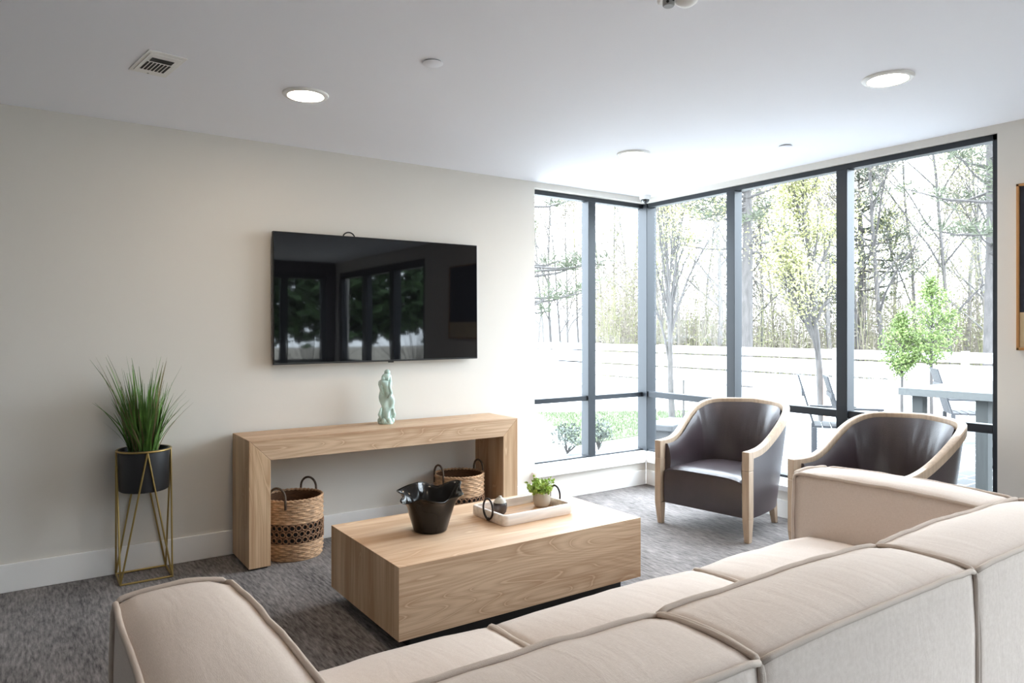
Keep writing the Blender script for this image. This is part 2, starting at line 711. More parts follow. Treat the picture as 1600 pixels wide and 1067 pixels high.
struct(MB().box(XL - .2, 5.17, YB - .2, 5.13, -.12, 0).build('floor', M_CARPET))
struct(MB().box(XL - .2, 5.17, YB - .2, 5.13, CZ, CZ + .2).build('ceiling', M_CEIL))
b = MB()
b.box(XL, 3.637, WY, WY + .2, 0, CZ)
b.box(3.637, WX, WY, WY + .2, HEAD, CZ)
struct(b.build('wall_back', M_WALL))
struct(MB().box(3.637, WX - .024, WY - .02, WY + .2, 0, SILL - .045).build('trim_4', M_WALL))
b = MB()
b.box(WX, WX + .19, .2, 1.925, 0, CZ)
b.box(WX, WX + .19, 1.925, WY + .2, HEAD, CZ)
b.box(WX - .02, WX + .19, 1.925, WY - .02, 0, SILL - .045)
b.box(WX, WX + .19, YB, -3.3, 0, CZ)
b.box(WX, WX + .19, -3.3, .2, 2.55, CZ)
struct(b.build('wall_right', M_WALL))
struct(MB().box(XL - .2, XL, YB, 5.13, 0, CZ).build('wall_left', M_WALL))
b = MB()
b.box(XL, 2.4, YB - .2, YB, 0, CZ)
b.box(4.8, 5.17, YB - .2, YB, 0, CZ)
b.box(2.4, 4.8, YB - .2, YB, 2.55, CZ)
struct(b.build('wall_front', M_BOUNCECUT))

# baseboards: flat board with a small stepped cap
def board(name, pts):
    b = MB()
    for (x0, x1, y0, y1, h) in pts:
        b.box(x0, x1, y0, y1, 0, h)
    return struct(b.build(name, M_TRIM, bevel=.004))


board('baseboard_back', [(XL, 3.637, WY - .016, WY, .16), (3.60, WX - .04, WY - .036, WY - .018, .14)])
board('baseboard_right', [(WX - .036, WX - .018, 1.93, WY - .036, .14), (WX - .016, WX, .2, 1.93, .16)])
board('baseboard_left', [(XL, XL + .016, YB, WY - .016, .16)])
# sill boards and the raised white curb the glazing stands on
b = MB()
b.box(3.61, WX - .03, WY - .06, WY + .2, SILL - .045, SILL)
b.box(3.637, WX + .03, WY + .012, WY + .2, SILL, KERB)
struct(b.build('trim_1', M_TRIM, bevel=.005))
b = MB()
b.box(WX - .06, WX + .19, 1.90, WY - .03, SILL - .045, SILL)
b.box(WX + .012, WX + .19, 1.925, WY + .0, SILL, KERB)
struct(b.build('trim_2', M_TRIM, bevel=.005))

# ------------------------------------------------------------------ windows
TR0, TR1 = .828, .872
# window beside the television wall
b = MB()
b.box(3.637, 5.0, 4.995, 5.075, HEAD - .04, HEAD)
b.box(3.637, 5.0, 4.995, 5.075, KERB, KERB + .014)
b.box(3.637, 3.665, 4.995, 5.075, KERB, HEAD)
win1 = struct(b.build('window_1', M_FRAME, bevel=.003))
MB().box(4.292, 4.378, 4.985, 5.085, KERB, HEAD - .04).build('mullion', M_FRAME, win1, bevel=.003)
MB().box(3.665, 4.992, 5.0, 5.07, TR0, TR1).build('transom', M_FRAME, win1, bevel=.003)
for (x0, x1) in ((3.665, 4.292), (4.378, 4.992)):
    for (z0, z1) in ((KERB + .014, TR0), (TR1, HEAD - .04)):
        MB().add([(x0, 5.035, z0), (x1, 5.035, z0), (x1, 5.035, z1), (x0, 5.035, z1)], [(0, 1, 2, 3)]).build('pane', M_GLASS, win1)
# corner post
b = MB()
b.box(4.99, 5.115, 4.935, 5.06, KERB, HEAD)
b.box(4.986, 4.99, 4.935, 4.95, KERB, HEAD)
struct(b.build('trim_3', M_FRAME, bevel=.003), )
# long window on the right
b = MB()
b.box(5.0, 5.08, 1.925, 4.94, HEAD - .04, HEAD)
b.box(5.0, 5.08, 1.925, 4.94, KERB, KERB + .02)
b.box(5.0, 5.08, 1.925, 1.962, KERB, HEAD)
win2 = struct(b.build('window_2', M_FRAME, bevel=.003))
ms = [(2.905, 2.99), (3.905, 3.99)]
for (y0, y1) in ms:
    MB().box(4.985, 5.085, y0, y1, KERB, HEAD - .04).build('mullion', M_FRAME, win2, bevel=.003)
MB().box(5.0, 5.07, 1.962, 4.94, TR0, TR1 + .012).build('transom', M_FRAME, win2, bevel=.003)
for (y0, y1) in ((1.962, 2.905), (2.99, 3.905), (3.99, 4.94)):
    for (z0, z1) in ((KERB + .02, TR0), (TR1 + .012, HEAD - .04)):
        MB().add([(5.04, y0, z0), (5.04, y1, z0), (5.04, y1, z1), (5.04, y0, z1)], [(0, 1, 2, 3)]).build('pane', M_GLASS, win2)

# storefront behind the camera (seen in the television)
b = MB()
b.box(2.4, 4.8, YB - .12, YB - .02, 0, .12)
b.box(2.4, 4.8, YB - .12, YB - .02, 2.43, 2.55)
b.box(2.4, 2.5, YB - .12, YB - .02, 0, 2.55)
b.box(4.7, 4.8, YB - .12, YB - .02, 0, 2.55)
win3 = struct(b.build('window_3', M_FRAME, bevel=.003))
for x in (3.2, 4.0):
    MB().box(x - .07, x + .07, YB - .12, YB - .0, .12, 2.43).build('mullion', M_FRAME, win3, bevel=.003)
MB().box(2.5, 4.7, YB - .11, YB - .03, .86, .93).build('transom', M_FRAME, win3)
MB().add([(2.5, YB - .07, .12), (4.7, YB - .07, .12), (4.7, YB - .07, 2.43), (2.5, YB - .07, 2.43)], [(0, 1, 2, 3)]).build('pane', M_GLASS, win3)
b = MB()
b.box(5.0, 5.1, -3.3, .2, 0, .12)
b.box(5.0, 5.1, -3.3, .2, 2.43, 2.55)
b.box(5.0, 5.1, .1, .2, 0, 2.55)
b.box(5.0, 5.1, -3.3, -3.2, 0, 2.55)
win4 = struct(b.build('window_4', M_FRAME, bevel=.003))
for y in (-2.1, -.95):
    MB().box(4.98, 5.1, y - .08, y + .08, .12, 2.43).build('mullion', M_FRAME, win4, bevel=.003)
MB().box(5.01, 5.09, -3.2, .1, .86, .93).build('transom', M_FRAME, win4)
MB().add([(5.05, -3.2, .12), (5.05, .1, .12), (5.05, .1, 2.43), (5.05, -3.2, 2.43)], [(0, 1, 2, 3)]).build('pane', M_GLASS, win4)

# ------------------------------------------------------------------ ceiling fittings
def downlight(loc, label):
    t = thing('ceiling_light', label, 'ceiling light', loc, 0, 'round ceiling lights')
    MB().lathe([(.094, -.012), (.116, -.010), (.121, -.004), (.121, 0.0)], 48).build('trim_ring', M_WHITEPL, t, smooth=True)
    MB().lathe([(.0005, -.014), (.06, -.0135), (.095, -.0115)], 48).build('lens', M_LENS, t, smooth=True)
    return t


downlight((1.268, 3.80, CZ), 'round lit ceiling light above the television wall, left of the others')
downlight((3.644, 3.736, CZ), 'round lit ceiling light nearest the window corner, smallest in view')
downlight((3.606, 1.886, CZ), 'round lit ceiling light at upper right above the long sofa')
downlight((1.25, 1.886, CZ), 'round ceiling light above the left end of the long sofa')


def cover(loc, label):
    t = thing('sprinkler_cover', label, 'sprinkler', loc, 0, 'sprinkler cover plates')
    MB().lathe([(.043, -.006), (.043, 0)], 32).build('collar', M_GREYPL, t, smooth=True)
    MB().lathe([(.0005, -.010), (.046, -.010), (.049, -.008), (.049, -.006), (.0005, -.006)], 32).build('cover_plate', M_CEIL, t, smooth='auto')


cover((1.612, 3.0, CZ), 'flat round sprinkler cover in the middle of the ceiling')
cover((4.355, 2.985, CZ), 'flat round sprinkler cover on the ceiling close to the long window')

# air register
t = thing('ceiling_vent', 'small white ceiling air register with dark slots above the potted grass', 'vent', (.54, 3.765, CZ), R(8))
b = MB()
b.box(-.085, .085, -.165, .165, -.005, 0)
b.box(-.07, .07, -.135, .135, -.008, -.005)
b.build('face_plate', M_WHITEPL, t, bevel=.004)
b = MB()
b.box(-.048, .048, -.092, -.042, -.0095, -.0075)
b.build('opening', M_DARKHOLE, t)
for i in range(7):
    x = -.048 + i * .016
    MB().box(x - .0048, x + .0048, -.026, .092, -.0095, -.0075).build('slot', M_DARKHOLE, t)
MB().lathe([(.0005, -.0075), (.004, -.007), (.005, -.005)], 12, (0, .150)).build('screw', M_GREYPL, t, smooth=True)

# emergency lamp / sensor at the top of the picture
ex, ey = 2.035, 1.845
t = thing('ceiling_sensor', 'white ceiling mounted sensor head at the top edge of the picture', 'sensor', (ex, ey, CZ), R(-35))
MB().box(-.075, .075, -.06, .05, -.035, 0).build('housing', M_WHITEPL, t, bevel=.012, seg=3)
b = MB()
b.lathe([(.019, -.058), (.022, -.054), (.022, -.03)], 24, (-.040, .0), cap0=True)
b.build('sensor_head', M_GREYPL, t, smooth='auto')
b = MB()
b.tube([(-.048, -.0225, -.048), (-.047, -.018, -.048)], .0055, 12)
b.tube([(-.026, -.0195, -.040), (-.027, -.015, -.040)], .0055, 12)
b.build('lens', M_DARKHOLE, t)
b = MB()
b.grid(lambda u, v: (.025 + .042 * math.cos(2 * PI * u) * math.cos(v * PI / 2), .0 + .042 * math.sin(2 * PI * u) * math.cos(v * PI / 2), -.03 - .03 * math.sin(v * PI / 2)), 20, 6, True)
b.build('dome', M_WHITEPL, t, smooth=True)

# dome camera in the window corner
t = thing('dome_camera', 'small dark dome security camera above the corner window post', 'camera', (4.885, 4.855, CZ))
MB().lathe([(.052, 0), (.052, -.03), (.047, -.036), (.0005, -.036)], 32).build('base', M_WHITEPL, t, smooth='auto')
MB().lathe([(.040 * math.cos(i * PI / 16) + .0003, -.036 - .036 * math.sin(i * PI / 16)) for i in range(9)], 28).build('dome', M_DOME, t, smooth=True)

# ------------------------------------------------------------------ television
t = thing('television', 'large black wall mounted flat television above the oak console', 'television', (2.205, WY - .002, 1.697))
t.rotation_euler = (0, R(-.3), 0)
hw, hh = .806, .452
MB().box(-hw, hw, -.075, -.045, -hh, hh).build('casing', M_BEZEL, t, bevel=.004)
MB().box(-hw + .006, hw - .006, -.0765, -.0745, -hh + .012, hh - .006).build('screen', M_SCREEN, t)
MB().box(-.45, .45, -.046, -.02, -.3, .25).build('back_cover', M_BEZEL, t, bevel=.01)
MB().box(-.2, .2, -.021, 0, -.15, .15).build('wall_bracket', M_BEZEL, t)
MB().box(.035, .075, -.077, -.06, -hh - .008, -hh).build('sensor_tab', M_BEZEL, t, bevel=.002)
MB().tube([(-.26 + .045 * math.cos(a), -.05, hh - .012 + .042 * math.sin(a)) for a in [PI * i / 14 for i in range(15)]], .005, 8).build('cable_loop', M_BEZEL, t, smooth=True)

# ------------------------------------------------------------------ console table
cx0, cx1, cy0, cy1, ch, ct = 1.15, 3.155, 4.497, 4.905, .80, .132
t = thing('console_table', 'long waterfall console table of light oak below the television', 'console table', (0, 0, 0))
fz = .012
b = MB().prism([(cx0, ch), (cx1, ch), (cx1 - ct, ch - ct), (cx0 + ct, ch - ct)], 'y', cy0, cy1)
b.build('top_board', M_OAKX2, t, bevel=.003)
b = MB().prism([(cx0, fz), (cx0, ch), (cx0 + ct, ch - ct), (cx0 + ct, fz)], 'y', cy0, cy1)
b.build('side_panel', M_OAKZ, t, bevel=.003)
b = MB().prism([(cx1, fz), (cx1 - ct, fz), (cx1 - ct, ch - ct), (cx1, ch)], 'y', cy0, cy1)
b.build('side_panel', M_OAKZ, t, bevel=.003)
for x in (cx0, cx1 - ct):
    MB().box(x + .015, x + ct - .015, cy0 + .02, cy1 - .02, 0, fz).build('foot_pad', M_BLACKBASE, t)

# ------------------------------------------------------------------ coffee table
tx0, tx1, ty0, ty1, tz0, tz1 = 1.40, 2.908, 2.924, 3.77, .075, .411
t = thing('coffee_table', 'low block coffee table of light oak on a black plinth', 'coffee table', (0, 0, 0))
q = .035
O = [V(tx0, ty0, tz0), V(tx1, ty0, tz0), V(tx1, ty1, tz0), V(tx0, ty1, tz0), V(tx0, ty0, tz1), V(tx1, ty0, tz1), V(tx1, ty1, tz1), V(tx0, ty1, tz1)]
I = [V(tx0 + q, ty0 + q, tz0), V(tx1 - q, ty0 + q, tz0), V(tx1 - q, ty1 - q, tz0), V(tx0 + q, ty1 - q, tz0),
     V(tx0 + q, ty0 + q, tz1 - q), V(tx1 - q, ty0 + q, tz1 - q), V(tx1 - q, ty1 - q, tz1 - q), V(tx0 + q, ty1 - q, tz1 - q)]
MB().hexa([I[4], I[5], I[6], I[7], O[4], O[5], O[6], O[7]]).build('top_board', M_OAKTOP, t, bevel=.0015)
MB().hexa([O[0], O[1], I[1], I[0], O[4], O[5], I[5], I[4]]).build('front_board', M_OAKX2, t, bevel=.0015)
MB().hexa([I[3], I[2], O[2], O[3], I[7], I[6], O[6], O[7]]).build('rear_board', M_OAKX2, t, bevel=.0015)
MB().hexa([O[0], I[0], I[3], O[3], O[4], I[4], I[7], O[7]]).build('end_board', M_OAKZ, t, bevel=.0015)
MB().hexa([I[1], O[1], O[2], I[2], I[5], O[5], O[6], I[6]]).build('end_board', M_OAKZ, t, bevel=.0015)
MB().box(tx0 + q, tx1 - q, ty0 + q, ty1 - q, tz0 + .002, tz0 + .02).build('under_panel', M_BLACKBASE, t)
MB().box(tx0 + .09, tx1 - .09, ty0 + .07, ty1 - .09, 0, tz0 + .004).build('plinth', M_BLACKBASE, t)

# ------------------------------------------------------------------ sectional sofa
def puff(x0, x1, y0, y1, z0, z1, bul=(.02, .02, .03), seed=0, edge=.62, n=22, seat=False):
    c = V((x0 + x1) / 2, (y0 + y1) / 2, (z0 + z1) / 2)
    h = V((x1 - x0) / 2, (y1 - y0) / 2, (z1 - z0) / 2)

    def P(p, wr=True):
        o = [p[0] * h[0], p[1] * h[1], p[2] * h[2]]
        q_ = [0, 0, 0]
        for a in range(3):
            b_, c_ = (a + 1) % 3, (a + 2) % 3
            wgt = (1 - edge * abs(p[b_]) ** 2.6) * (1 - edge * abs(p[c_]) ** 2.6)
            if abs(p[b_]) > .999 and abs(p[c_]) > .999:
                wgt = 0
            q_[a] = p[a] * bul[a] * wgt
        # corners draw in a little, edges sag between them
        v = V(c[0] + o[0] + q_[0], c[1] + o[1] + q_[1], c[2] + o[2] + q_[2])
        if wr:
            s = mnoise.noise(v * 3.1 + V(seed * 7.3, 1.1, 0)) * .007 + mnoise.noise(V(v.x * 9, v.y * 5, v.z * 9) + V(seed, 0, 4)) * .0022
            e = max(abs(x) for x in p)
            for a in range(3):
                if abs(p[a]) > .999:
                    v[a] += math.copysign(s, p[a])
        return v
    mb = MB()
    idx = {}
    dims = [max(4, min(n, int((h[a] * 2) / .045))) for a in range(3)]

    def vid(p):
        k = tuple(round(t_, 5) for t_ in p)
        if k not in idx:
            idx[k] = len(mb.v)
            mb.v.append(tuple(P(p)))
        return idx[k]
    for a in range(3):
        b_, c_ = (a + 1) % 3, (a + 2) % 3
        for s in (-1, 1):
            for i in range(dims[b_]):
                for j in range(dims[c_]):
                    qd = []
                    for (di, dj) in ((0, 0), (1, 0), (1, 1), (0, 1)):
                        p = [0, 0, 0]
                        p[a] = s
                        p[b_] = -1 + 2 * (i + di) / dims[b_]
                        p[c_] = -1 + 2 * (j + dj) / dims[c_]
                        qd.append(vid(p))
                    mb.f.append(tuple(qd if s > 0 else qd[::-1]))
                    mb.m.append(0)
    pipes = {}
    for a in range(3):
        b_, c_ = (a + 1) % 3, (a + 2) % 3
        for sb in (-1, 1):
            for sc in (-1, 1):
                if a != 2 and (b_ == 2 and sb < 0 or c_ == 2 and sc < 0):
                    continue
                if seat and a == 0:
                    continue
                pts = []
                for i in range(33):
                    p = [0, 0, 0]
                    p[a] = -1 + 2 * i / 32
                    p[b_] = sb
                    p[c_] = sc
                    v = P(p)
                    d = [0, 0, 0]
                    d[b_] = sb * .0035
                    d[c_] = sc * .0035
                    pts.append(v + V(*d) + V(0, 0, mnoise.noise(v * 14) * .003))
                side = 0
                if seat:
                    side = sc if a == 1 else sb
                pipes.setdefault(side, MB()).tube(pts, .0085, 8)
    return mb, list(pipes.values())


sofa = thing('sectional_sofa', 'U-shaped linen sectional sofa with piped block cushions across the foreground', 'sofa', (0, 0, 0))
SB, SF, SH, BH = 1.03, 1.335, .41, .71
bx = [.215, 1.40, 2.485, 3.665]


def cushion(name, args, bul, seed, edge=.62):
    mb, pps = puff(*args, bul=bul, seed=seed, edge=edge, seat=(name == 'seat'))
    o = mb.build(name, M_LINEN, sofa, smooth=True)
    for pp in pps:
        pp.build('piping', M_PIPE, o, smooth=True)
    return o


for i in range(3):
    cushion('backrest', (bx[i] + .004, bx[i + 1] - .004, SB, SF, .05, BH), (.008, .022, .048), 10 + i)
sx = [.515, 1.385, 2.465, 3.365]
for i in range(3):
    cushion('seat', (sx[i] + .003, sx[i + 1] - .003, SF + .016, 2.14, .05, SH + .001), (.004, .045, .062), 20 + i, .78)
cushion('armrest', (.225, .511, SF + .016, 2.265, .05, BH), (.028, .026, .05), 31)
cushion('armrest', (3.372, 3.662, SF + .016, 2.245, .05, BH), (.016, .024, .048), 32)
for (x, y) in ((.3, 1.12), (3.58, 1.12), (.3, 2.15), (3.58, 2.15), (1.4, 2.0), (2.475, 2.0), (1.4, 1.12), (2.475, 1.12)):
    MB().box(x - .03, x + .03, y - .03, y + .03, 0, .06).build('foot', M_BLACKBASE, sofa)

# ------------------------------------------------------------------ tub armchairs
def plan(s, w_=.37, y1=.30, D=.735):
    """s in [-1, 1]: right front, round the back, left front; returns point and outward normal"""
    n_ = 2.7
    La = y1
    tot_arc = 1.0
    a = abs(s)
    k = .30
    if a > 1 - k:
        y = y1 * (1 - (a - (1 - k)) / k)
        x = w_
    else:
        th = a / (1 - k) * PI / 2
        x = w_ * math.sin(th) ** (2 / n_)
        y = y1 + (D - y1) * math.cos(th) ** (2 / n_)
    return V(x if s > 0 else -x, y, 0)


def plan_pts(n=72):
    raw = [plan(-1 + 2 * i / 400) for i in range(401)]
    d = [0]
    for i in range(1, 401):
        d.append(d[-1] + (raw[i] - raw[i - 1]).length)
    out = []
    j = 0
    for i in range(n + 1):
        t_ = d[-1] * i / n
        while j < 399 and d[j + 1] < t_:
            j += 1
        f = (t_ - d[j]) / max(1e-9, d[j + 1] - d[j])
        out.append(raw[j].lerp(raw[j + 1], min(1, max(0, f))))
    nr = []
    for i in range(n + 1):
        tg = out[min(n, i + 1)] - out[max(0, i - 1)]
        nr.append(V(-tg.y, tg.x, 0).normalized())
    for i in range(n + 1):
        cdir = out[i] - V(0, .25, 0)
        if nr[i].dot(cdir) < 0:
            nr[i] = -nr[i]
    return out, nr


def smooth01(t_):
    t_ = max(0, min(1, t_))
    return t_ * t_ * (3 - 2 * t_)


def armchair(loc, rz, label):
    t = thing('armchair', label, 'armchair', loc, rz, 'leather tub armchairs')
    n = 80
    P, NR = plan_pts(n)

    def ztop(i):
        y = P[i].y
        side = abs(P[i].x) / .37
        rise = smooth01((y - .12) / .56)
        return .635 + .012 * smooth01(y / .2) + .265 * rise + .02 * (1 - min(1, side)) * rise

    def lean(i):
        return .05 * smooth01((P[i].y - .1) / .6)
    # rail
    b = MB()
    rings = []
    for i in range(n + 1):
        z = ztop(i)
        o = P[i] + NR[i] * lean(i)
        wi, wo, hgt = .030, .018, .052
        # front faces of the rail widen into the post
        a_ = o - NR[i] * wi
        c_ = o + NR[i] * wo
        rings += [a_ + V(0, 0, z - hgt), c_ + V(0, 0, z - hgt), c_ + V(0, 0, z - .006), c_ - NR[i] * .006 + V(0, 0, z), a_ + NR[i] * .006 + V(0, 0, z), a_ + V(0, 0, z - .006)]
    fs = []
    for i in range(n):
        for j in range(6):
            j2 = (j + 1) % 6
            fs.append((i * 6 + j, i * 6 + j2, (i + 1) * 6 + j2, (i + 1) * 6 + j))
    fs.append(tuple(range(6)))
    fs.append(tuple(n * 6 + j for j in range(6)))
    b.add(rings, fs)
    b.build('top_rail', M_CHAIRWOOD, t, smooth='auto')
    # outer shell and padded inner lining
    b = MB()
    nv = 8

    def outer(u, v):
        i = min(n, int(round(u * n)))
        zt = ztop(i) - .045
        z = .165 + (zt - .165) * v
        off = lean(i) * v - .035 * (1 - v) * smooth01((P[i].y - .1) / .5) + .004
        return P[i] + NR[i] * off + V(0, 0, z)
    b.grid(outer, n, nv)
    b.grid(lambda u, v: outer(u, 0) - NR[min(n, int(round(u * n)))] * (.045 * v) + V(0, 0, 0), n, 1)
    b.build('outer_shell', M_LEATHER, t, smooth='auto')

    def inner(u, v):
        i = min(n, int(round(u * n)))
        zt = ztop(i) - .030
        z = .36 + (zt - .36) * v
        bul = .028 * math.sin(PI * min(1, v * 1.02)) ** .7
        back = smooth01((P[i].y - .45) / .25)
        thick = .05 + bul + .03 * back * (1 - v)
        off = lean(i) * v - thick
        # seam where arm pad meets back pad
        yy = P[i].y
        seam = math.exp(-((yy - .52) / .018) ** 2) * .012
        wr = 0
        if back > .6:
            xx = P[i].x
            for k, xc in enumerate((-.02, .045, .1)):
                ctr = xc + .05 * (v - .5)
                wr += .008 * math.exp(-((xx - ctr) / .012) ** 2) * math.exp(-((v - .62) / .2) ** 2)
        return P[i] + NR[i] * (off + seam - wr) + V(0, 0, z)
    # stops short of the posts
    i0 = 2
    b = MB()
    b.grid(lambda u, v: inner((i0 + u * (n - 2 * i0)) / n, v), n - 2 * i0, 14)
    # front closing strips of the padding
    for e in (i0, n - i0):
        pts_i = [inner(e / n, k / 14) for k in range(15)]
        pts_o = [outer(e / n, 0) * 1 for k in range(15)]
        vs_, f_ = [], []
        for k in range(15):
            pi_ = pts_i[k]
            po = P[e] - NR[e] * .01
            vs_ += [pi_, V(po.x, pi_.y, pi_.z)]
        for k in range(14):
            f_.append((2 * k, 2 * k + 1, 2 * k + 3, 2 * k + 2))
        b.add(vs_, f_)
    b.build('inner_padding', M_LEATHER, t, smooth='auto')
    # seat block with crowned top and flat leather apron
    b = MB()

    def seat_top(u, v):
        x = (-1 + 2 * u)
        y = .012 + v * .62
        lim = .322 if y < .33 else .322 * max(.25, (1 - ((y - .33) / .36) ** 2.7)) ** (1 / 2.7)
        zz = .43 + .026 * (1 - x ** 4) * (1 - (2 * v - .9) ** 4 * .6) - .012 * (abs(x) ** 8) - .018 * max(0, 1 - v * 14)
        return V(x * lim, y, zz)
    b.grid(seat_top, 24, 22)

    def apron(u, v):
        x = (-1 + 2 * u) * .322
        zf = seat_top(u, 0).z
        return V(x, .012 - .010 * math.sin(PI * v) ** .5, .165 + (zf - .165) * v)
    b.grid(apron, 24, 8)
    for sgn in (-1, 1):
        b.add([(sgn * .322, .012, .165), (sgn * .322, .5, .165), (sgn * .322, .5, .41), (sgn * .322, .012, .41)], [(0, 1, 2, 3)])
    b.add([(-.322, .012, .165), (.322, .012, .165), (.322, .5, .165), (.2, .68, .165), (-.2, .68, .165), (-.322, .5, .165)], [(0, 1, 2, 3, 4, 5)])
    b.build('seat', M_LEATHER, t, smooth='auto')
    b = MB().tube([seat_top(k / 24, 0) + V(0, -.003, .001) for k in range(25)], .0045, 6)
    b.build('seat_welt', M_LEATHER, t, smooth=True)
    # front posts that run down into tapered legs
    for sgn in (-1, 1):
        xo, xi = sgn * .390, sgn * .338
        zt = .635
        b = MB()

        def sq(x0, x1, y0, y1, z):
            a0, a1 = min(x0, x1), max(x0, x1)
            return [(a0, y0, z), (a1, y0, z), (a1, y1, z), (a0, y1, z)]
        lv = [sq(xo - sgn * .010, xi + sgn * .004, .0, .040, 0), sq(xo, xi, -.022, .045, .165), sq(xo, xi, -.022, .045, .5), sq(xo, xi, -.022, .05, zt)]
        for k in range(3):
            b.hexa(lv[k] + lv[k + 1])
        b.build('front_leg', M_CHAIRWOOD, t, bevel=.004)
        b = MB()
        x = sgn * .235
        b.hexa([(x - .018, .64, 0), (x + .018, .64, 0), (x + .018, .675, 0), (x - .018, .675, 0), (x - .028, .585, .18), (x + .028, .585, .18), (x + .028, .645, .18), (x - .028, .645, .18)])
        b.build('rear_leg', M_CHAIRWOOD, t, bevel=.004)
    return t


# local -Y is the front of the chair; turned so that it faces the coffee table
armchair((4.085, 3.497, 0), R(-90 + 8.6), 'plum leather tub armchair with oak rail beside the window corner')
armchair((4.095, 2.44, 0), R(-90 - 11), 'plum leather tub armchair partly hidden behind the right sofa arm')

# ------------------------------------------------------------------ plant stand with pot and grass
px_, py_ = .613, 4.785
t = thing('plant_stand', 'tall thin brass wire plant stand against the wall on the left', 'plant stand', (px_, py_, 0))
hx, hy, rz_, rr_ = .137, .118, .762, .147
cs = [(-hx, -hy), (hx, -hy), (hx, hy), (-hx, hy)]
b = MB()
for i in range(4):
    a_, c_ = cs[i], cs[(i + 1) % 4]
    b.rod((a_[0], a_[1], .006), (c_[0], c_[1], .006), .006, 8)
b.build('base_frame', M_GOLD, t, smooth='auto')
MB().tube([(rr_ * math.cos(2 * PI * i / 48), rr_ * math.sin(2 * PI * i / 48), rz_) for i in range(48)], .006, 8, closed=True).build('top_ring', M_GOLD, t, smooth=True)
for i in range(4):
    a_, c_ = cs[i], cs[(i + 1) % 4]
    ang = math.atan2((a_[1] + c_[1]) / 2 / hy, (a_[0] + c_[0]) / 2 / hx)
    top = (rr_ * math.cos(ang), rr_ * math.sin(ang), rz_)
    for e in (a_, c_):
        MB().rod((e[0], e[1], .006), top, .0052, 8).build('strut', M_GOLD, t, smooth='auto')
t = thing('plant_pot', 'round matte black pot held in the brass plant stand', 'pot', (px_, py_, 0))
pr = .138
MB().lathe([(.0005, .52), (pr - .012, .52), (pr - .003, .526), (pr, .54), (pr, .758), (pr - .001, .768), (pr - .007, .768), (pr - .008, .74), (pr - .008, .70)], 48).build('body', M_POT, t, smooth='auto')
MB().lathe([(.0005, .735), (pr - .006, .728)], 32).build('soil', M_SOIL, t)
t = thing('potted_grass', 'tall spiky green ornamental grass growing in the black pot', 'plant', (px_, py_, .73))
rnd = random.Random(5)
b = MB()
for i in range(420):
    a_ = rnd.uniform(0, 2 * PI)
    r0 = .075 * math.sqrt(rnd.random())
    out = abs(rnd.gauss(0, .25))
    hgt = rnd.uniform(.22, .47) * (1 - .25 * min(1, out))
    if rnd.random() < .09:
        hgt = rnd.uniform(.48, .62)
        out = rnd.uniform(.05, .42)
    b.cur = 1 if rnd.random() < .16 else 0
    base = V(r0 * math.cos(a_), r0 * math.sin(a_), 0)
    a2 = a_ + rnd.uniform(-.5, .5)
    d = V(math.cos(a2), math.sin(a2), 0)
    wd = rnd.uniform(.0042, .0075)
    sd = V(-d.y, d.x, 0)
    sd.rotate(Matrix.Rotation(rnd.uniform(-.9, .9), 3, 'Z'))
    k = 6
    vs_, f_ = [], []
    for j in range(k + 1):
        s = j / k
        c_ = base + V(0, 0, hgt * s * (1 - .12 * out * s)) + d * (out * hgt * (s * .55 + s * s * .6))
        lim_y = .115 - 0.02
        if c_.y > lim_y:
            c_.y = lim_y - (c_.y - lim_y) * .1
        ww = wd * (1 - s) ** .7 + .0006
        vs_ += [c_ + sd * ww, c_ - sd * ww]
    for j in range(k):
        f_.append((2 * j, 2 * j + 1, 2 * j + 3, 2 * j + 2))
    b.add(vs_, f_)
b.build('blades', [M_GRASS, M_GRASS_D], t, fix=False)

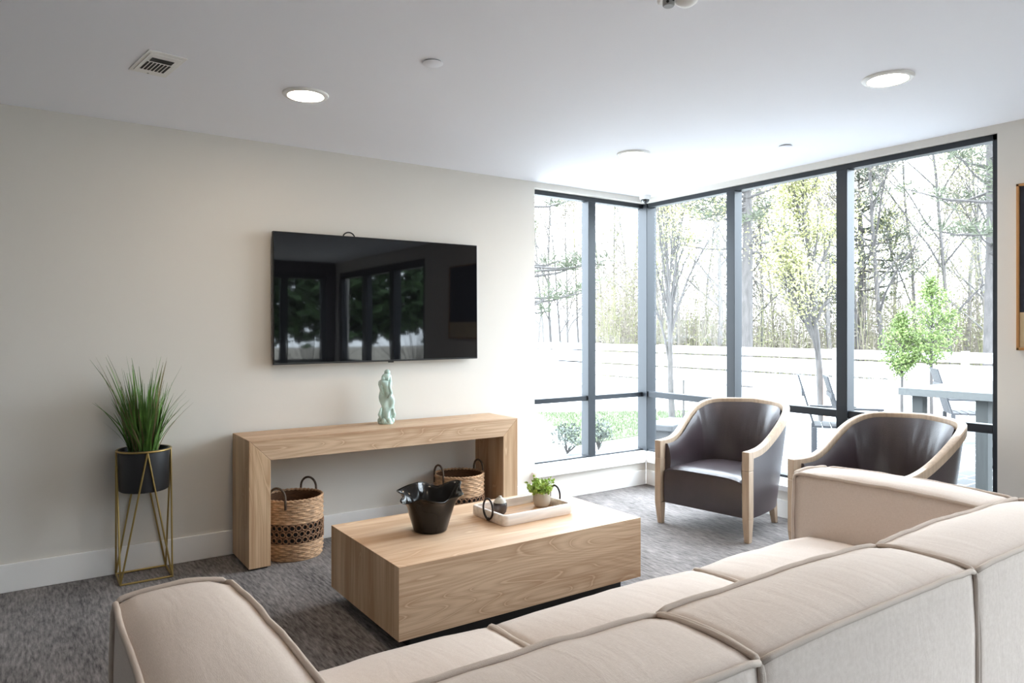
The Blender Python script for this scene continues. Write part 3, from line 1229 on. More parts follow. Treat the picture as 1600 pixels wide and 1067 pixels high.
# ------------------------------------------------------------------ wicker baskets
def basket(loc, label, rz=0.0):
    t = thing('wicker_basket', label, 'basket', loc, rz, 'wicker baskets under the console')
    H, r0 = .385, .188
    nb = 96

    def weave(rows, z0, z1, nt=30):
        prof = []
        for i in range(rows * 4 + 1):
            prof.append((r0, z0 + (z1 - z0) * i / (rows * 4)))

        def rf(r, z, a, i):
            row = i / 4.0
            s = math.sin(a * nt / 2 + (PI if int(row) % 2 else 0))
            e = math.sin(PI * (row % 1)) if i % 4 else 0
            taper = 1 - .05 * (1 - min(1, z / .08)) ** 2
            return ((r + .0045 * s * e + .003 * e) * taper, z)
        return prof, rf
    b = MB()
    p_, f_ = weave(9, .0, .115)
    b.lathe(p_, nb, (0, 0), f_)
    p_, f_ = weave(10, .235, H)
    b.lathe(p_, nb, (0, 0), f_)
    b.lathe([(.0005, .004), (r0 * .95, .004)], nb)
    b.build('woven_wall', M_WICKER, t, smooth=True)
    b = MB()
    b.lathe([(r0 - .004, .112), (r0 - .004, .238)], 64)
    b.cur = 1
    rows, cnt = 3, 30
    for k in range(rows):
        zc = .136 + k * .039
        for j in range(cnt):
            a_ = 2 * PI * (j + .5 * (k % 2)) / cnt
            er = V(math.cos(a_), math.sin(a_), 0)
            et = V(-er.y, er.x, 0)
            pts = [er * (r0 + .002) + V(0, 0, zc) + et * (.0175 * math.cos(q_)) + V(0, 0, .0175 * math.sin(q_)) for q_ in [2 * PI * m / 8 for m in range(8)]]
            b.tube(pts, .0052, 5, closed=True)
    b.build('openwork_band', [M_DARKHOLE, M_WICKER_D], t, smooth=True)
    b = MB()
    b.lathe([(r0 - .010, H - .002), (r0 - .012, .02), (.0005, .02)], 64)
    b.build('inside_lining', M_WICKER_IN, t, smooth='auto')
    b = MB()
    pts = []
    for i in range(160):
        a_ = 2 * PI * i / 160
        pts.append(((r0 - .003 + .002 * math.sin(a_ * 40)) * math.cos(a_), (r0 - .003 + .002 * math.sin(a_ * 40)) * math.sin(a_), H + .0025 * math.cos(a_ * 40)))
    b.tube(pts, .0085, 6, closed=True)
    b.build('rim', M_WICKER, t, smooth=True)
    for sgn in (-1, 1):
        pts = []
        for i in range(21):
            q_ = PI * i / 20
            pts.append((.06 * math.cos(q_), sgn * (r0 - .004), H - .05 + .05 * min(1, 4 * math.sin(q_)) + .085 * math.sin(q_) ** .8 - .0))
        b = MB().tube(pts, .0075, 8)
        b.build('handle', M_HANDLE, t, smooth=True)
    return t


basket((1.487, 4.70, 0), 'round wicker basket with dark openwork band inside the left console leg', R(-50))
basket((2.752, 4.70, 0), 'round wicker basket half hidden near the right console leg', R(-85))

# ------------------------------------------------------------------ statue on the console
t = thing('statuette', 'slender celadon green carved statuette standing on the oak console', 'figurine', (2.18, 4.765, .80))


def stat_rf(r, z, a, i):
    tw = 9.0 * z
    r2 = r * (1 + .14 * math.sin(3 * a + tw * 3.0) + .07 * math.sin(5 * a - tw * 4))
    return (r2, z)


sp = [(.001, .028), (.040, .028), (.046, .045), (.047, .075), (.043, .10), (.046, .125), (.051, .16), (.050, .19), (.045, .22), (.040, .245), (.042, .265), (.045, .285), (.044, .305), (.036, .315)]


def densify(pr_, k=3):
    out = []
    for i in range(len(pr_) - 1):
        for j in range(k):
            f = j / k
            f2 = f * f * (3 - 2 * f)
            out.append((pr_[i][0] + (pr_[i + 1][0] - pr_[i][0]) * f2, pr_[i][1] + (pr_[i + 1][1] - pr_[i][1]) * f))
    out.append(pr_[-1])
    return out


b = MB()
b.lathe(densify(sp), 40, (0, 0), stat_rf, cap0=True, cap1=True)
for v_i in range(len(b.v)):
    x, y, z = b.v[v_i]
    b.v[v_i] = (x + .010 * math.sin(z * 16 - .6), y, z)
b.build('body', M_CELADON, t, smooth=True)


def ell(b, c, r, n=14):
    return b.grid(lambda u, v: (c[0] + r[0] * math.cos(2 * PI * u) * math.sin(PI * v), c[1] + r[1] * math.sin(2 * PI * u) * math.sin(PI * v), c[2] + r[2] * math.cos(PI * v)), n, 10, True)


b = MB()
b.lathe([(.0005, 0), (.052, 0), (.056, .008), (.050, .02), (.04, .03)], 32, cap0=True)
for k in range(7):
    a_ = 2 * PI * k / 7 + .3
    ell(b, (.044 * math.cos(a_), .044 * math.sin(a_), .024), (.019, .019, .024))
b.build('base', M_CELADON, t, smooth=True)
b = MB()
ell(b, (.004, 0, .333), (.037, .035, .034))
ell(b, (-.026, -.012, .322), (.017, .016, .022))
ell(b, (.010, 0, .370), (.022, .022, .022))
ell(b, (.020, -.026, .318), (.012, .012, .026))
ell(b, (.000, -.033, .325), (.010, .010, .014))
b.build('head', M_CELADON, t, smooth=True)
b = MB()
b.cur = 0
b.tube([(.012, -.036, .305), (.006, -.048, .27), (.018, -.052, .225), (-.01, -.053, .19)], [.012, .011, .010, .006], 10)
b.build('carved_drapery', M_CELADON, t, smooth=True)
b = MB()
b.tube([(-.03, -.02, .30), (-.046, -.018, .26), (-.038, -.03, .22)], [.012, .010, .005], 10)
b.build('carved_drapery', M_CELADON, t, smooth=True)
b = MB()
b.tube([(-.042, -.02, .03), (-.055, -.012, .07), (-.046, -.02, .12)], [.012, .013, .006], 10)
b.build('carved_scroll', M_CELADON, t, smooth=True)
b = MB()
b.tube([(.044, -.02, .03), (.05, -.03, .07), (.036, -.042, .11)], [.013, .013, .006], 10)
b.build('carved_scroll', M_CELADON, t, smooth=True)

# ------------------------------------------------------------------ ruffled bowl
t = thing('bowl', 'glossy black bowl with a ruffled pale-edged rim on the coffee table', 'bowl', (1.80, 3.375, tz1), R(0))


def bowl_rf(r, z, a, i):
    s = max(0, (z - .09) / .14)
    ruf = .020 * math.sin(6 * a + .7) + .013 * math.sin(3 * a + 2.2) + .007 * math.sin(11 * a)
    lift = .016 * math.sin(3 * a + 1.9) + .013 * math.sin(5 * a + .4) + .028 * math.cos(a - R(35))
    return (r + ruf * s ** 2 + .006 * s * math.sin(6 * a + .7), z + lift * s ** 2)


outp = [(.0005, 0), (.080, 0), (.088, .004), (.093, .02), (.105, .06), (.118, .10), (.130, .14), (.142, .17), (.156, .19), (.172, .203)]
inp = [(.170, .206), (.152, .194), (.136, .172), (.122, .14), (.108, .09), (.094, .045), (.075, .018), (.0005, .014)]
MB().lathe(densify(outp, 2) + densify(inp, 2), 120, (0, 0), bowl_rf).build('body', M_BOWL, t, smooth=True)

# ------------------------------------------------------------------ tray and what stands on it
t = thing('serving_tray', 'whitewashed wooden tray with ring handles on the coffee table', 'tray', (2.398, 3.365, tz1), R(1.5))
L2, W2, Hh, th = .252, .165, .06, .02
b = MB()


def rr_loop(hx_, hy_, rad, z, n=6):
    pts = []
    for (sx_, sy_, a0) in ((1, 1, 0), (-1, 1, 90), (-1, -1, 180), (1, -1, 270)):
        for k in range(n + 1):
            a_ = R(a0 + 90 * k / n)
            pts.append((sx_ * (hx_ - rad) + rad * math.cos(a_), sy_ * (hy_ - rad) + rad * math.sin(a_), z))
    return pts


loops = [rr_loop(L2 - .008, W2 - .008, .03, 0), rr_loop(L2, W2, .034, .012), rr_loop(L2, W2, .034, Hh - .006), rr_loop(L2 - .005, W2 - .005, .03, Hh), rr_loop(L2 - th, W2 - th, .022, Hh), rr_loop(L2 - th - .001, W2 - th - .001, .022, .014)]
nn = len(loops[0])
vs_ = [p for l in loops for p in l]
fs = [tuple(range(nn - 1, -1, -1))]
for i in range(len(loops) - 1):
    for j in range(nn):
        j2 = (j + 1) % nn
        fs.append((i * nn + j, i * nn + j2, (i + 1) * nn + j2, (i + 1) * nn + j))
b.add(vs_, fs)
b.build('tray_body', M_TRAY, t, smooth='auto')
MB().add(rr_loop(L2 - th - .0005, W2 - th - .0005, .022, .0145), [tuple(range(nn))]).build('tray_bed', M_TRAYIN, t)
for sgn, yy in ((-1, -.02), (1, .02)):
    pts = [(sgn * (L2 + .006), yy + .046 * math.cos(2 * PI * i / 32), .073 + .056 * math.sin(2 * PI * i / 32)) for i in range(32)]
    MB().tube(pts, .0055, 8, closed=True).build('ring_handle', M_RING, t, smooth=True)
    MB().box(min(sgn * (L2 - .004), sgn * (L2 + .012)), max(sgn * (L2 - .004), sgn * (L2 + .012)), yy - .008, yy + .008, .008, .024).build('handle_mount', M_RING, t, bevel=.002)

t = thing('lidded_jar', 'small round brown jar with pale top at the left end of the tray', 'jar', (2.262, 3.40, tz1 + .015))
MB().lathe(densify([(.0005, 0), (.026, 0), (.036, .012), (.041, .035), (.040, .055), (.037, .066)], 2), 32).build('body', M_JAR, t, smooth=True)
MB().lathe(densify([(.037, .066), (.030, .082), (.016, .092), (.010, .094), (.009, .102), (.0005, .104)], 2), 32).build('shoulder', M_JARTOP, t, smooth=True)

t = thing('succulent_pot', 'small beige round flowerpot at the right end of the tray', 'pot', (2.565, 3.405, tz1 + .015))
MB().lathe(densify([(.0005, 0), (.036, 0), (.046, .01), (.052, .035), (.053, .06), (.051, .085), (.047, .085), (.046, .07), (.0005, .068)], 2), 36).build('body', M_CLAYPOT, t, smooth='auto')
MB().lathe([(.0005, .074), (.046, .071)], 24).build('soil', M_SOIL, t)
t = thing('succulent', 'bright green leafy little plant in the beige tray pot', 'plant', (2.565, 3.405, tz1 + .085))
b = MB()
rnd = random.Random(11)
for s_ in range(46):
    a_ = rnd.uniform(0, 2 * PI)
    tilt = rnd.uniform(0, 1.15)
    Ls = rnd.uniform(.06, .125) * (1 - .25 * tilt)
    d = V(math.cos(a_) * math.sin(tilt), math.sin(a_) * math.sin(tilt), math.cos(tilt))
    p0 = V(math.cos(a_) * .02, math.sin(a_) * .02, -.005)
    b.tube([p0, p0 + d * Ls], [.0018, .001], 4)
    for k in range(9):
        pp = p0 + d * Ls * (.35 + .65 * k / 8)
        dd = V(rnd.uniform(-1, 1), rnd.uniform(-1, 1), rnd.uniform(-.1, 1)).normalized()
        b.leaf(pp, dd, V(rnd.uniform(-1, 1), rnd.uniform(-1, 1), rnd.uniform(-1, 1)), rnd.uniform(.022, .034), rnd.uniform(.013, .019), .12)
b.build('leaves', M_SUCC, t, fix=False)

# ------------------------------------------------------------------ picture on the right wall
t = thing('wall_picture', 'dark blue and tan framed picture at the right edge of the photo', 'picture', (WX, 1.39, 1.856))
hw2, hh2 = .42, .5
b = MB()
for (y0, y1, z0, z1) in ((-hw2, hw2, -hh2, -hh2 + .016), (-hw2, hw2, hh2 - .016, hh2), (-hw2, -hw2 + .016, -hh2, hh2), (hw2 - .016, hw2, -hh2, hh2)):
    b.box(-.04, 0, y0, y1, z0, z1)
b.build('frame', M_ARTFRAME, t, bevel=.002)
b = MB()
b.box(-.028, -.004, -hw2 + .016, hw2 - .016, -.272, hh2 - .016)
b.cur = 1
b.box(-.0285, -.004, -hw2 + .016, hw2 - .016, -hh2 + .016, -.272)
b.build('canvas', [M_ARTDARK, M_ARTTAN], t)

# ------------------------------------------------------------------ outside: ground
GZ = -.14


def ground(name, poly, z, m_, label, z0=-.6):
    return struct(MB().prism(poly, 'z', z0, z).build(name, m_), label)


ground('woodland_ground', [(-60, -60), (160, -60), (160, 160), (-60, 160)], GZ - .12, M_EARTH, 'pale leaf-littered ground under the trees', -1.2)
ground('patio', [(5.19, -4), (13.0, -4), (13.0, 7.2), (5.19, 7.2)], GZ, M_PAVE, 'paved patio outside the long window')
ground('path', [(2.0, 5.15), (5.19, 5.15), (5.19, 7.2), (13.0, 7.2), (13.0, 26), (-10, 26), (-10, 5.15)], GZ - .005, M_CONC, 'pale concrete walk outside the corner window')
ground('road', [(15, -20), (34, -20), (34, 60), (15, 60)], GZ - .1, M_ROAD, 'parking road beyond the white fence')
lawn_poly = [(6.4, 7.7), (10.4, 8.2), (11.6, 9.4), (8.3, 11.2)]
ground('lawn', lawn_poly, GZ + .01, M_LAWN, 'patch of lawn outside the corner window')
b = MB()
rnd = random.Random(3)


def in_poly(x, y, poly):
    c_ = False
    j = len(poly) - 1
    for i in range(len(poly)):
        if (poly[i][1] > y) != (poly[j][1] > y) and x < (poly[j][0] - poly[i][0]) * (y - poly[i][1]) / (poly[j][1] - poly[i][1]) + poly[i][0]:
            c_ = not c_
        j = i
    return c_


k = 0
while k < 5000:
    x, y = rnd.uniform(6.4, 11.6), rnd.uniform(7.7, 11.2)
    if in_poly(x, y, lawn_poly):
        a_ = rnd.uniform(0, 6.28)
        h_ = rnd.uniform(.03, .07)
        b.add([(x - .006 * math.cos(a_), y - .006 * math.sin(a_), GZ + .008), (x + .006 * math.cos(a_), y + .006 * math.sin(a_), GZ + .008), (x + rnd.uniform(-.02, .02), y + rnd.uniform(-.02, .02), GZ + h_)], [(0, 1, 2)])
        k += 1
tag(b.build('lawn_grass', M_LAWNB, fix=False), 'short green grass on the lawn outside the corner window', 'grass', kind='stuff')

# fence
FX = 13.35
t = thing('fence', 'long white board fence beyond the patio and lawn', 'fence', (FX, 0, GZ - .02))
FT = 1.12 - GZ
for (z0, z1) in ((.04, .36), (.38, .70), (.72, 1.04), (1.06, FT)):
    MB().box(-.02, .02, -1.5, 27, z0 + .012, z1 - .012).build('rail_board', M_FENCE, t)
for i in range(13):
    y = -1.4 + i * 2.35
    MB().box(-.05, .03, y - .05, y + .05, 0, FT + .01).build('post', M_FENCE, t)

# stone bench block and shrub
x, y = fw_at(1048, 9.2)
t = thing('stone_bench', 'low dark grey stone block at the lawn edge outside the corner window', 'bench', (x, y, GZ), R(20))
MB().box(-.42, .42, -.2, .2, .36, .44).build('slab', M_STONE, t, bevel=.015)
MB().box(-.36, .36, -.14, .14, 0, .37).build('block', M_STONE, t, bevel=.01)


def bush(name, loc, rx, rz2, n, m_, label, cat='shrub', seed=0, ls=.05, group=None):
    t = thing(name, label, cat, loc, 0, group)
    rnd = random.Random(seed)
    b = MB()
    st = MB()
    for i in range(n):
        u = rnd.random() ** .45
        a_ = rnd.uniform(0, 2 * PI)
        ph = math.acos(rnd.uniform(-.3, 1))
        p = V(rx * u * math.sin(ph) * math.cos(a_), rx * u * math.sin(ph) * math.sin(a_), rz2 * .42 + rz2 * .58 * u * math.cos(ph))
        b.leaf(p, V(rnd.uniform(-1, 1), rnd.uniform(-1, 1), rnd.uniform(-.3, 1)), V(rnd.uniform(-1, 1), rnd.uniform(-1, 1), rnd.uniform(-1, 1)), ls * rnd.uniform(.7, 1.3), ls * .5, .1)
        if i % 25 == 0:
            st.tube([(0, 0, 0), p * .5 + V(0, 0, .02), p], [.008, .005, .002], 4)
    b.build('foliage', m_, t, fix=False)
    st.build('stems', M_BARK, t)
    return t


x, y = fw_at(886, 9.3)
bush('shrub', (x, y, GZ), .22, .42, 420, M_SHRUB, 'grey-green shrub outside the left pane of the corner window', seed=2)
x, y = fw_at(935, 9.6)
bush('shrub', (x, y, GZ), .2, .45, 380, M_SHRUB, 'grey-green shrub just right of the first, behind the window mullion', seed=3)

# ------------------------------------------------------------------ patio furniture
t = thing('patio_table', 'high grey slatted patio table outside the long window', 'patio table', (7.6, 2.9, GZ))
TH = .87 - GZ
b = MB()
for i in range(6):
    b.box(.03, 1.87, .012 + i * .157, .012 + i * .157 + .151, TH - .04, TH)
b.box(0.0, .04, 0, .966, TH - .075, TH + .001)
b.box(1.86, 1.9, 0, .966, TH - .075, TH + .001)
b.box(.04, 1.86, 0, .012, TH - .075, TH + .001)
b.box(.04, 1.86, .954, .966, TH - .075, TH + .001)
b.build('tabletop', M_DECK, t, bevel=.003)
for (x, y) in ((.06, .80), (.06, .20), (1.75, .80), (1.75, .20)):
    MB().box(x, x + .10, y - .055, y + .055, 0, TH - .05).build('leg', M_DECKLEG, t, bevel=.004)
for z in (.28, .46):
    MB().box(.08, 1.8, .19, .23, z, z + .06).build('stretcher', M_DECKLEG, t)


def patio_chair(loc, rz, label):
    t = thing('patio_chair', label, 'patio chair', loc, rz, 'slatted patio chairs')
    for k in range(5):
        x = -.2 + k * .1
        MB().hexa([(x - .042, .21, .42), (x + .042, .21, .42), (x + .042, .235, .42), (x - .042, .235, .42),
                   (x - .042, .40, 1.06), (x + .042, .40, 1.06), (x + .042, .42, 1.06), (x - .042, .42, 1.06)]).build('back_slat', M_PATIOCH, t)
    b = MB()
    for k in range(5):
        b.box(-.26, .26, -.26 + k * .1, -.26 + k * .1 + .085, .42, .445)
    b.build('seat', M_PATIOCH, t)
    MB().box(-.26, .26, .335, .37, .80, .86).build('back_rail', M_PATIOCH, t)
    for (x, y) in ((-.25, -.24), (.25, -.24), (-.25, .22), (.25, .22)):
        MB().box(x - .025, x + .025, y - .025, y + .025, 0, .42 if y > 0 else .62).build('leg', M_PATIOCH, t)
    for x in (-.25, .25):
        MB().box(x - .04, x + .04, -.28, .27, .62, .645).build('arm', M_PATIOCH, t)
    return t


x, y = fw_at(1347, 8.6)
patio_chair((x, y, GZ), R(38), 'dark slatted patio chair right of the window mullion')
x, y = fw_at(1302, 8.9)
patio_chair((x, y, GZ), R(34), 'dark slatted patio chair left of the window mullion')
x, y = fw_at(1510, 10.2)
patio_chair((x, y, GZ), R(36), 'dark slatted patio chair standing behind the high patio table')

# ------------------------------------------------------------------ trees
def branchy(rnd, H, r, n1, up=.8, spread=.5, levels=3, start=.3, tw=.5, wob=.05, multi=1):
    """returns trunk mesh builder and list of twig points"""
    tb = MB()
    tips = []

    def grow(p, d, L, rad, lev):
        k = 5 if lev == 0 else 4
        pts = [p]
        dd = d.copy()
        for i in range(k):
            dd = (dd + V(rnd.uniform(-1, 1), rnd.uniform(-1, 1), rnd.uniform(-.4, .8) * up * .6) * (wob * (1 + lev * 1.6))).normalized()
            pts.append(pts[-1] + dd * L / k)
        rads = [max(.003, rad * (1 - .75 * i / k)) for i in range(k + 1)]
        tb.tube(pts, rads, 6 if lev == 0 else (5 if lev == 1 else 3), cap=False)
        if lev >= levels:
            tips.append((pts[-1], dd))
            tips.append((pts[-2], dd))
            return
        nb_ = n1 if lev == 0 else max(3, int(n1 * (.5 if lev == 1 else .35)))
        for i in range(nb_):
            s = start + (1 - start) * (i + rnd.random()) / nb_ if lev == 0 else .25 + .75 * (i + rnd.random()) / nb_
            s = min(s, .99)
            j = min(k - 1, int(s * k))
            pp = pts[j].lerp(pts[j + 1], s * k - j)
            a_ = rnd.uniform(0, 2 * PI)
            o = V(math.cos(a_), math.sin(a_), 0)
            nd = (dd * up + o * spread + V(0, 0, rnd.uniform(0, .3))).normalized()
            f = (1 - s * .6)
            grow(pp, nd, L * tw * f * rnd.uniform(.7, 1.2) + .05, rads[j] * .55, lev + 1)
        tips.append((pts[-1], dd))
    for m_ in range(multi):
        a_ = 2 * PI * m_ / max(1, multi)
        d0 = V(.18 * math.cos(a_), .18 * math.sin(a_), 1).normalized() if multi > 1 else V(rnd.uniform(-.04, .04), rnd.uniform(-.04, .04), 1).normalized()
        grow(V(0, 0, 0), d0, H, r, 0)
    return tb, tips


def leaves_at(tips, rnd, per, size, sc):
    b = MB()
    for (p, d) in tips:
        for i in range(per):
            q_ = p + V(rnd.gauss(0, sc), rnd.gauss(0, sc), rnd.gauss(0, sc))
            b.leaf(q_, V(rnd.uniform(-1, 1), rnd.uniform(-1, 1), rnd.uniform(-1, 1)), V(rnd.uniform(-1, 1), rnd.uniform(-1, 1), rnd.uniform(-1, 1)), size * rnd.uniform(.6, 1.4), size * .6, .1)
    return b


def tree(name, label, loc, seed, H, r, n1, leafm, per, size, sc, barkm=None, group=None, **kw):
    rnd = random.Random(seed)
    tb, tips = branchy(rnd, H, r, n1, **kw)
    t = thing(name, label, 'tree', loc, rnd.uniform(0, 6), group)
    tb.build('trunk', barkm or M_BARK, t, smooth=True, fix=False)
    if per:
        leaves_at(tips, rnd, per, size, sc).build('foliage', leafm, t, fix=False)
    return t


def stake(loc, h, label, r=.025, m_=None):
    o = MB().tube([(0, 0, 0), (0, 0, h)], r, 8).build('tree_stake', m_ or M_STAKE)
    o.location = loc
    tag(o, label, 'stake', 'tree stakes')


x, y = fw_at(1050, 12.9)
t1 = tree('young_tree', 'slim multi-stemmed young tree with pale buds behind the corner post', (x, y, GZ), 4, 3.9, .06, 20, M_BUD, 14, .045, .10, up=1.9, spread=.4, levels=2, start=.2, tw=.72, wob=.04)
x, y = fw_at(1068, 12.8)
stake((x, y, GZ), .72, 'short thin stake beside the slim multi-stemmed tree', .022, M_BARK)
x, y = fw_at(1284, 12.6)
tree('young_tree', 'pale yellow-green young tree with wide crown in the middle of the long window', (x, y, GZ), 9, 4.6, .065, 24, M_BUD, 16, .055, .13, up=1.1, spread=.62, levels=2, start=.22, tw=.40)
x, y = fw_at(1290, 12.4)
stake((x, y, GZ), 1.0, 'tan stake at the foot of the pale yellow-green tree', .04)

# lime trees
def lime(loc, seed, H, c0, wd, label):
    rnd = random.Random(seed)
    t = thing('lime_tree', label, 'tree', loc, 0, 'small lime-green trees')
    b = MB().tube([(0, 0, 0), (.01, 0, H * .5), (0, 0, H)], [.03, .02, .006], 6)
    lf = MB()
    for i in range(90):
        s = rnd.random()
        z = c0 + (H - c0) * s
        wz = wd * (math.sin(PI * min(1, .12 + s * .95)) ** .8) * (1 - .35 * s)
        a_ = rnd.uniform(0, 2 * PI)
        e = V(wz * math.cos(a_), wz * math.sin(a_), z + .12)
        b.tube([(0, 0, z - .1), e * 1.0], [.006, .002], 3)
        for k in range(34):
            f = rnd.uniform(.3, 1.08)
            p = V(0, 0, z - .1).lerp(e, f) + V(rnd.gauss(0, .035), rnd.gauss(0, .035), rnd.gauss(0, .04))
            lf.leaf(p, V(rnd.uniform(-1, 1), rnd.uniform(-1, 1), rnd.uniform(-1, 1)), V(rnd.uniform(-1, 1), rnd.uniform(-1, 1), rnd.uniform(-1, 1)), 0.05 * rnd.uniform(.7, 1.3), .03, .12)
    b.build('trunk', M_BARK, t, fix=False)
    lf.build('foliage', M_LIME, t, fix=False)


x, y = fw_at(1455, 11.6)
lime((x, y, GZ), 21, 2.45, 1.08, .50, 'bright lime-green young tree with pointed crown above the patio table')
x, y = fw_at(1409, 11.9)
lime((x, y, GZ), 22, 1.80, .88, .36, 'smaller lime-green tree to the left of the pointed one')
x, y = fw_at(1461, 11.4)
stake((x, y, GZ), 1.05, 'stake beside the bright lime-green tree', .025)

# woods: a handful of bare trees built once and copied
WL = 'bare grey tree in the woods beyond the white fence'
WG = 'bare trees of the woods'
protos = []
for s, (H, n1, per, lm, sc) in enumerate([(11, 15, 5, M_BUDG, .3), (13, 16, 2, M_TANLEAF, .3), (9, 15, 6, M_TANLEAF, .3), (12, 14, 5, M_BUD, .35)]):
    protos.append(tree('bare_tree', WL, (0, 0, 0), 40 + s, H, .085, n1, lm, per, .085, sc, barkm=M_BARK if s % 2 else M_BARKP, group=WG, up=.8, spread=.75, levels=3, start=.16, tw=.40, wob=.09))
rnd = random.Random(77)
cols = [840, 862, 888, 946, 975, 1034, 1062, 1096, 1122, 1170, 1192, 1214, 1243, 1262, 1300, 1345, 1362, 1384, 1404, 1436, 1470, 1488, 1506, 1532, 1548, 1575, 1610, 905, 850, 878, 918, 960, 988, 1010]
for i, c_ in enumerate(cols):
    D = rnd.uniform(24, 38) if c_ > 1030 else rnd.uniform(38, 54)
    x, y = fw_at(c_, D)
    sc = rnd.uniform(.75, 1.15)
    p = protos[i % 4]
    if i < 4:
        o = p
        o.location = (x, y, GZ - .25)
        o.scale = (sc,) * 3
    else:
        dup(p, (x, y, GZ - .25), rnd.uniform(0, 6), scale=(sc, sc, sc))

# pines
def pine(loc, seed, H, label, n=46, z0=.3, wd=2.6):
    rnd = random.Random(seed)
    t = thing('pine_tree', label, 'tree', loc, 0, 'pines among the bare trees')
    b = MB().tube([(0, 0, 0), (.1, 0, H * .5), (0, .1, H)], [.2, .14, .03], 7)
    lf = MB()
    for i in range(n):
        s = rnd.random()
        z = H * (z0 + (1 - z0) * s)
        Lb = wd * (1 - .65 * s) * rnd.uniform(.6, 1.1)
        a_ = rnd.uniform(0, 2 * PI)
        e = V(Lb * math.cos(a_), Lb * math.sin(a_), z + rnd.uniform(-.2, .7))
        m_ = V(0, 0, z).lerp(e, .5) + V(0, 0, -.12)
        b.tube([(0, 0, z), m_, e], [.05, .03, .012], 4)
        for k in range(7):
            c_ = m_.lerp(e, k / 6) + V(rnd.gauss(0, .18), rnd.gauss(0, .18), rnd.gauss(.05, .08))
            for q_ in range(16):
                d = V(rnd.uniform(-1, 1), rnd.uniform(-1, 1), rnd.uniform(-.2, 1))
                lf.leaf(c_ + d * .05, d, V(rnd.uniform(-1, 1), rnd.uniform(-1, 1), rnd.uniform(-1, 1)), rnd.uniform(.2, .36), .035)
    b.build('trunk', M_BARK, t, fix=False)
    lf.build('foliage', M_PINE, t, fix=False)


x, y = fw_at(1548, 19)
pine((x, y, GZ - .25), 61, 9.5, 'pine with flat green boughs at the right edge of the long window', z0=.36)
x, y = fw_at(1165, 21)
pine((x, y, GZ - .25), 62, 10.0, 'grey-green pine just right of the first long window mullion', z0=.4)
x, y = fw_at(818, 23)
pine((x, y, GZ - .25), 63, 10.0, 'pine reaching in at the left edge of the corner window', z0=.25, wd=3.0)
x, y = fw_at(1345, 27)
pine((x, y, GZ - .25), 64, 8.0, 'far pine right of the second long window mullion', z0=.3)

# undergrowth of the woods: nobody could count it
rnd = random.Random(8)
b = MB()
for i in range(5200):
    c_ = rnd.uniform(1010, 1640) if rnd.random() < .8 else rnd.uniform(930, 1010)
    D = rnd.uniform(24, 40)
    x, y = fw_at(c_, D)
    h_ = rnd.uniform(.8, 4.6)
    b.cur = 1 if rnd.random() < .35 else 0
    lx, ly = rnd.uniform(-.5, .5), rnd.uniform(-.5, .5)
    b.tube([(x, y, GZ - .26), (x + lx * .5, y + ly * .5, h_ * .5), (x + lx * 1.2, y + ly * 1.2, h_)], [.012, .008, .003], 3, cap=False)
    for k in range(7):
        f = rnd.uniform(.25, 1)
        p = V(x + lx * f, y + ly * f, h_ * f) + V(rnd.gauss(0, .22), rnd.gauss(0, .22), rnd.gauss(0, .15))
        b.leaf(p, V(rnd.uniform(-1, 1), rnd.uniform(-1, 1), rnd.uniform(-.3, 1)), V(rnd.uniform(-1, 1), rnd.uniform(-1, 1), rnd.uniform(-1, 1)), rnd.uniform(.08, .2), .05, .1)
tag(b.build('undergrowth', [M_TANLEAF, M_BUDG], fix=False), 'tangle of tan and yellowish undergrowth at the foot of the woods', 'undergrowth', kind='stuff')

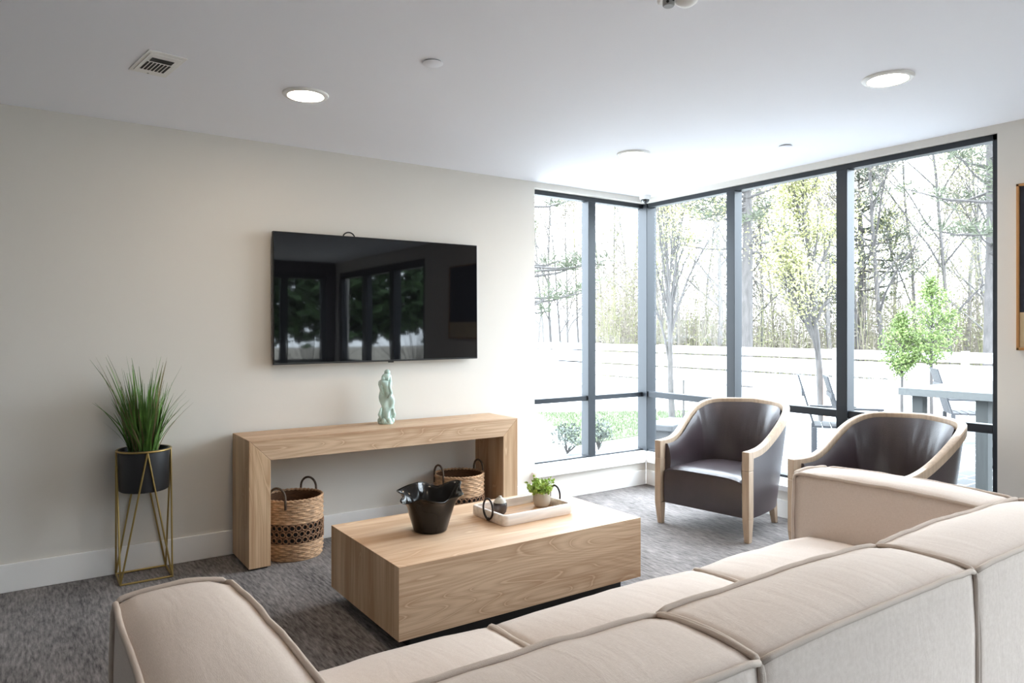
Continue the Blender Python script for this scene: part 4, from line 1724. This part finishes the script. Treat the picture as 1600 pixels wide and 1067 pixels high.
# ------------------------------------------------------------------ cars and a low building beyond the fence
def car(loc, rz, paint, label, tail=False):
    t = thing('car', label, 'car', loc, rz, 'parked cars beyond the fence')
    prof = [(-2.2, .32), (-2.2, .75), (-2.0, .92), (-1.55, .98), (-.85, 1.38), (-.2, 1.45), (.55, 1.42), (1.2, 1.0), (1.9, .88), (2.15, .7), (2.2, .32)]
    MB().prism(prof, 'y', -.85, .85).build('body', paint, t, bevel=.06, seg=3)
    g = MB()
    for s in (-1, 1):
        yy = s * .856
        g.add([(-1.3, yy, 1.0), (.95, yy, 1.0), (.48, yy, 1.36), (-.78, yy, 1.34)], [(0, 1, 2, 3)])
    g.add([(.62, -.7, 1.385), (.62, .7, 1.385), (1.2, .74, 1.03), (1.2, -.74, 1.03)], [(0, 1, 2, 3)])
    g.add([(-.92, -.7, 1.365), (-.92, .7, 1.365), (-1.5, .74, 1.03), (-1.5, -.74, 1.03)], [(0, 1, 2, 3)])
    for i in range(len(g.v)):
        x, y, z = g.v[i]
        if i >= 8:
            g.v[i] = (x + (.02 if x > 0 else -.02), y, z + .012)
    g.build('windows', M_CARGL, t)
    for (x, y) in ((-1.35, -.8), (-1.35, .8), (1.4, -.8), (1.4, .8)):
        MB().tube([(x, y - .1, .32), (x, y + .1, .32)], .32, 20).build('wheel', M_TYRE, t, smooth='auto')
    for y in (-.6, .6):
        MB().box(-2.26, -2.18, y - .2, y + .2, .68, .84).build('tail_light', M_TAIL, t, bevel=.02)
    return t


x, y = fw_at(1072, 31)
car((x, y, GZ - .1), R(-32), M_CARA, 'silver grey car parked beyond the fence right of the corner post')
x, y = fw_at(948, 30)
car((x, y, GZ - .1), R(150), M_CARB, 'dark car with orange-red tail light beyond the fence left of the corner post')

x, y = fw_at(930, 52)
t = thing('low_building', 'long low white building far behind the fence through the corner window', 'building', (x, y, GZ - .26), R(-34.6))
MB().box(-7.5, 11, 0, 5, 0, 2.45).build('walls', M_HOUSE, t)
MB().box(-7.7, 11.2, -.2, 5.2, 2.45, 2.6).build('roof', M_ROOF, t)

# evergreens behind the room, seen only in the television
for i, (x, y, rx, rz2) in enumerate(((1.0, -14, 2.6, 5.0), (4.6, -15, 2.8, 5.6), (8.2, -14.5, 2.6, 5.2), (11.5, -13, 2.6, 5.5), (14.5, -11, 2.8, 5.4), (17, -7.5, 2.8, 5.6), (-2.5, -14, 2.5, 5.0))):
    bush('evergreen_shrub', (x, y, GZ - .26), rx, rz2, 1500, M_HEDGE, 'dense dark evergreen outside behind the viewpoint', 'shrub', 90 + i, .55, 'evergreens outside behind the viewpoint')
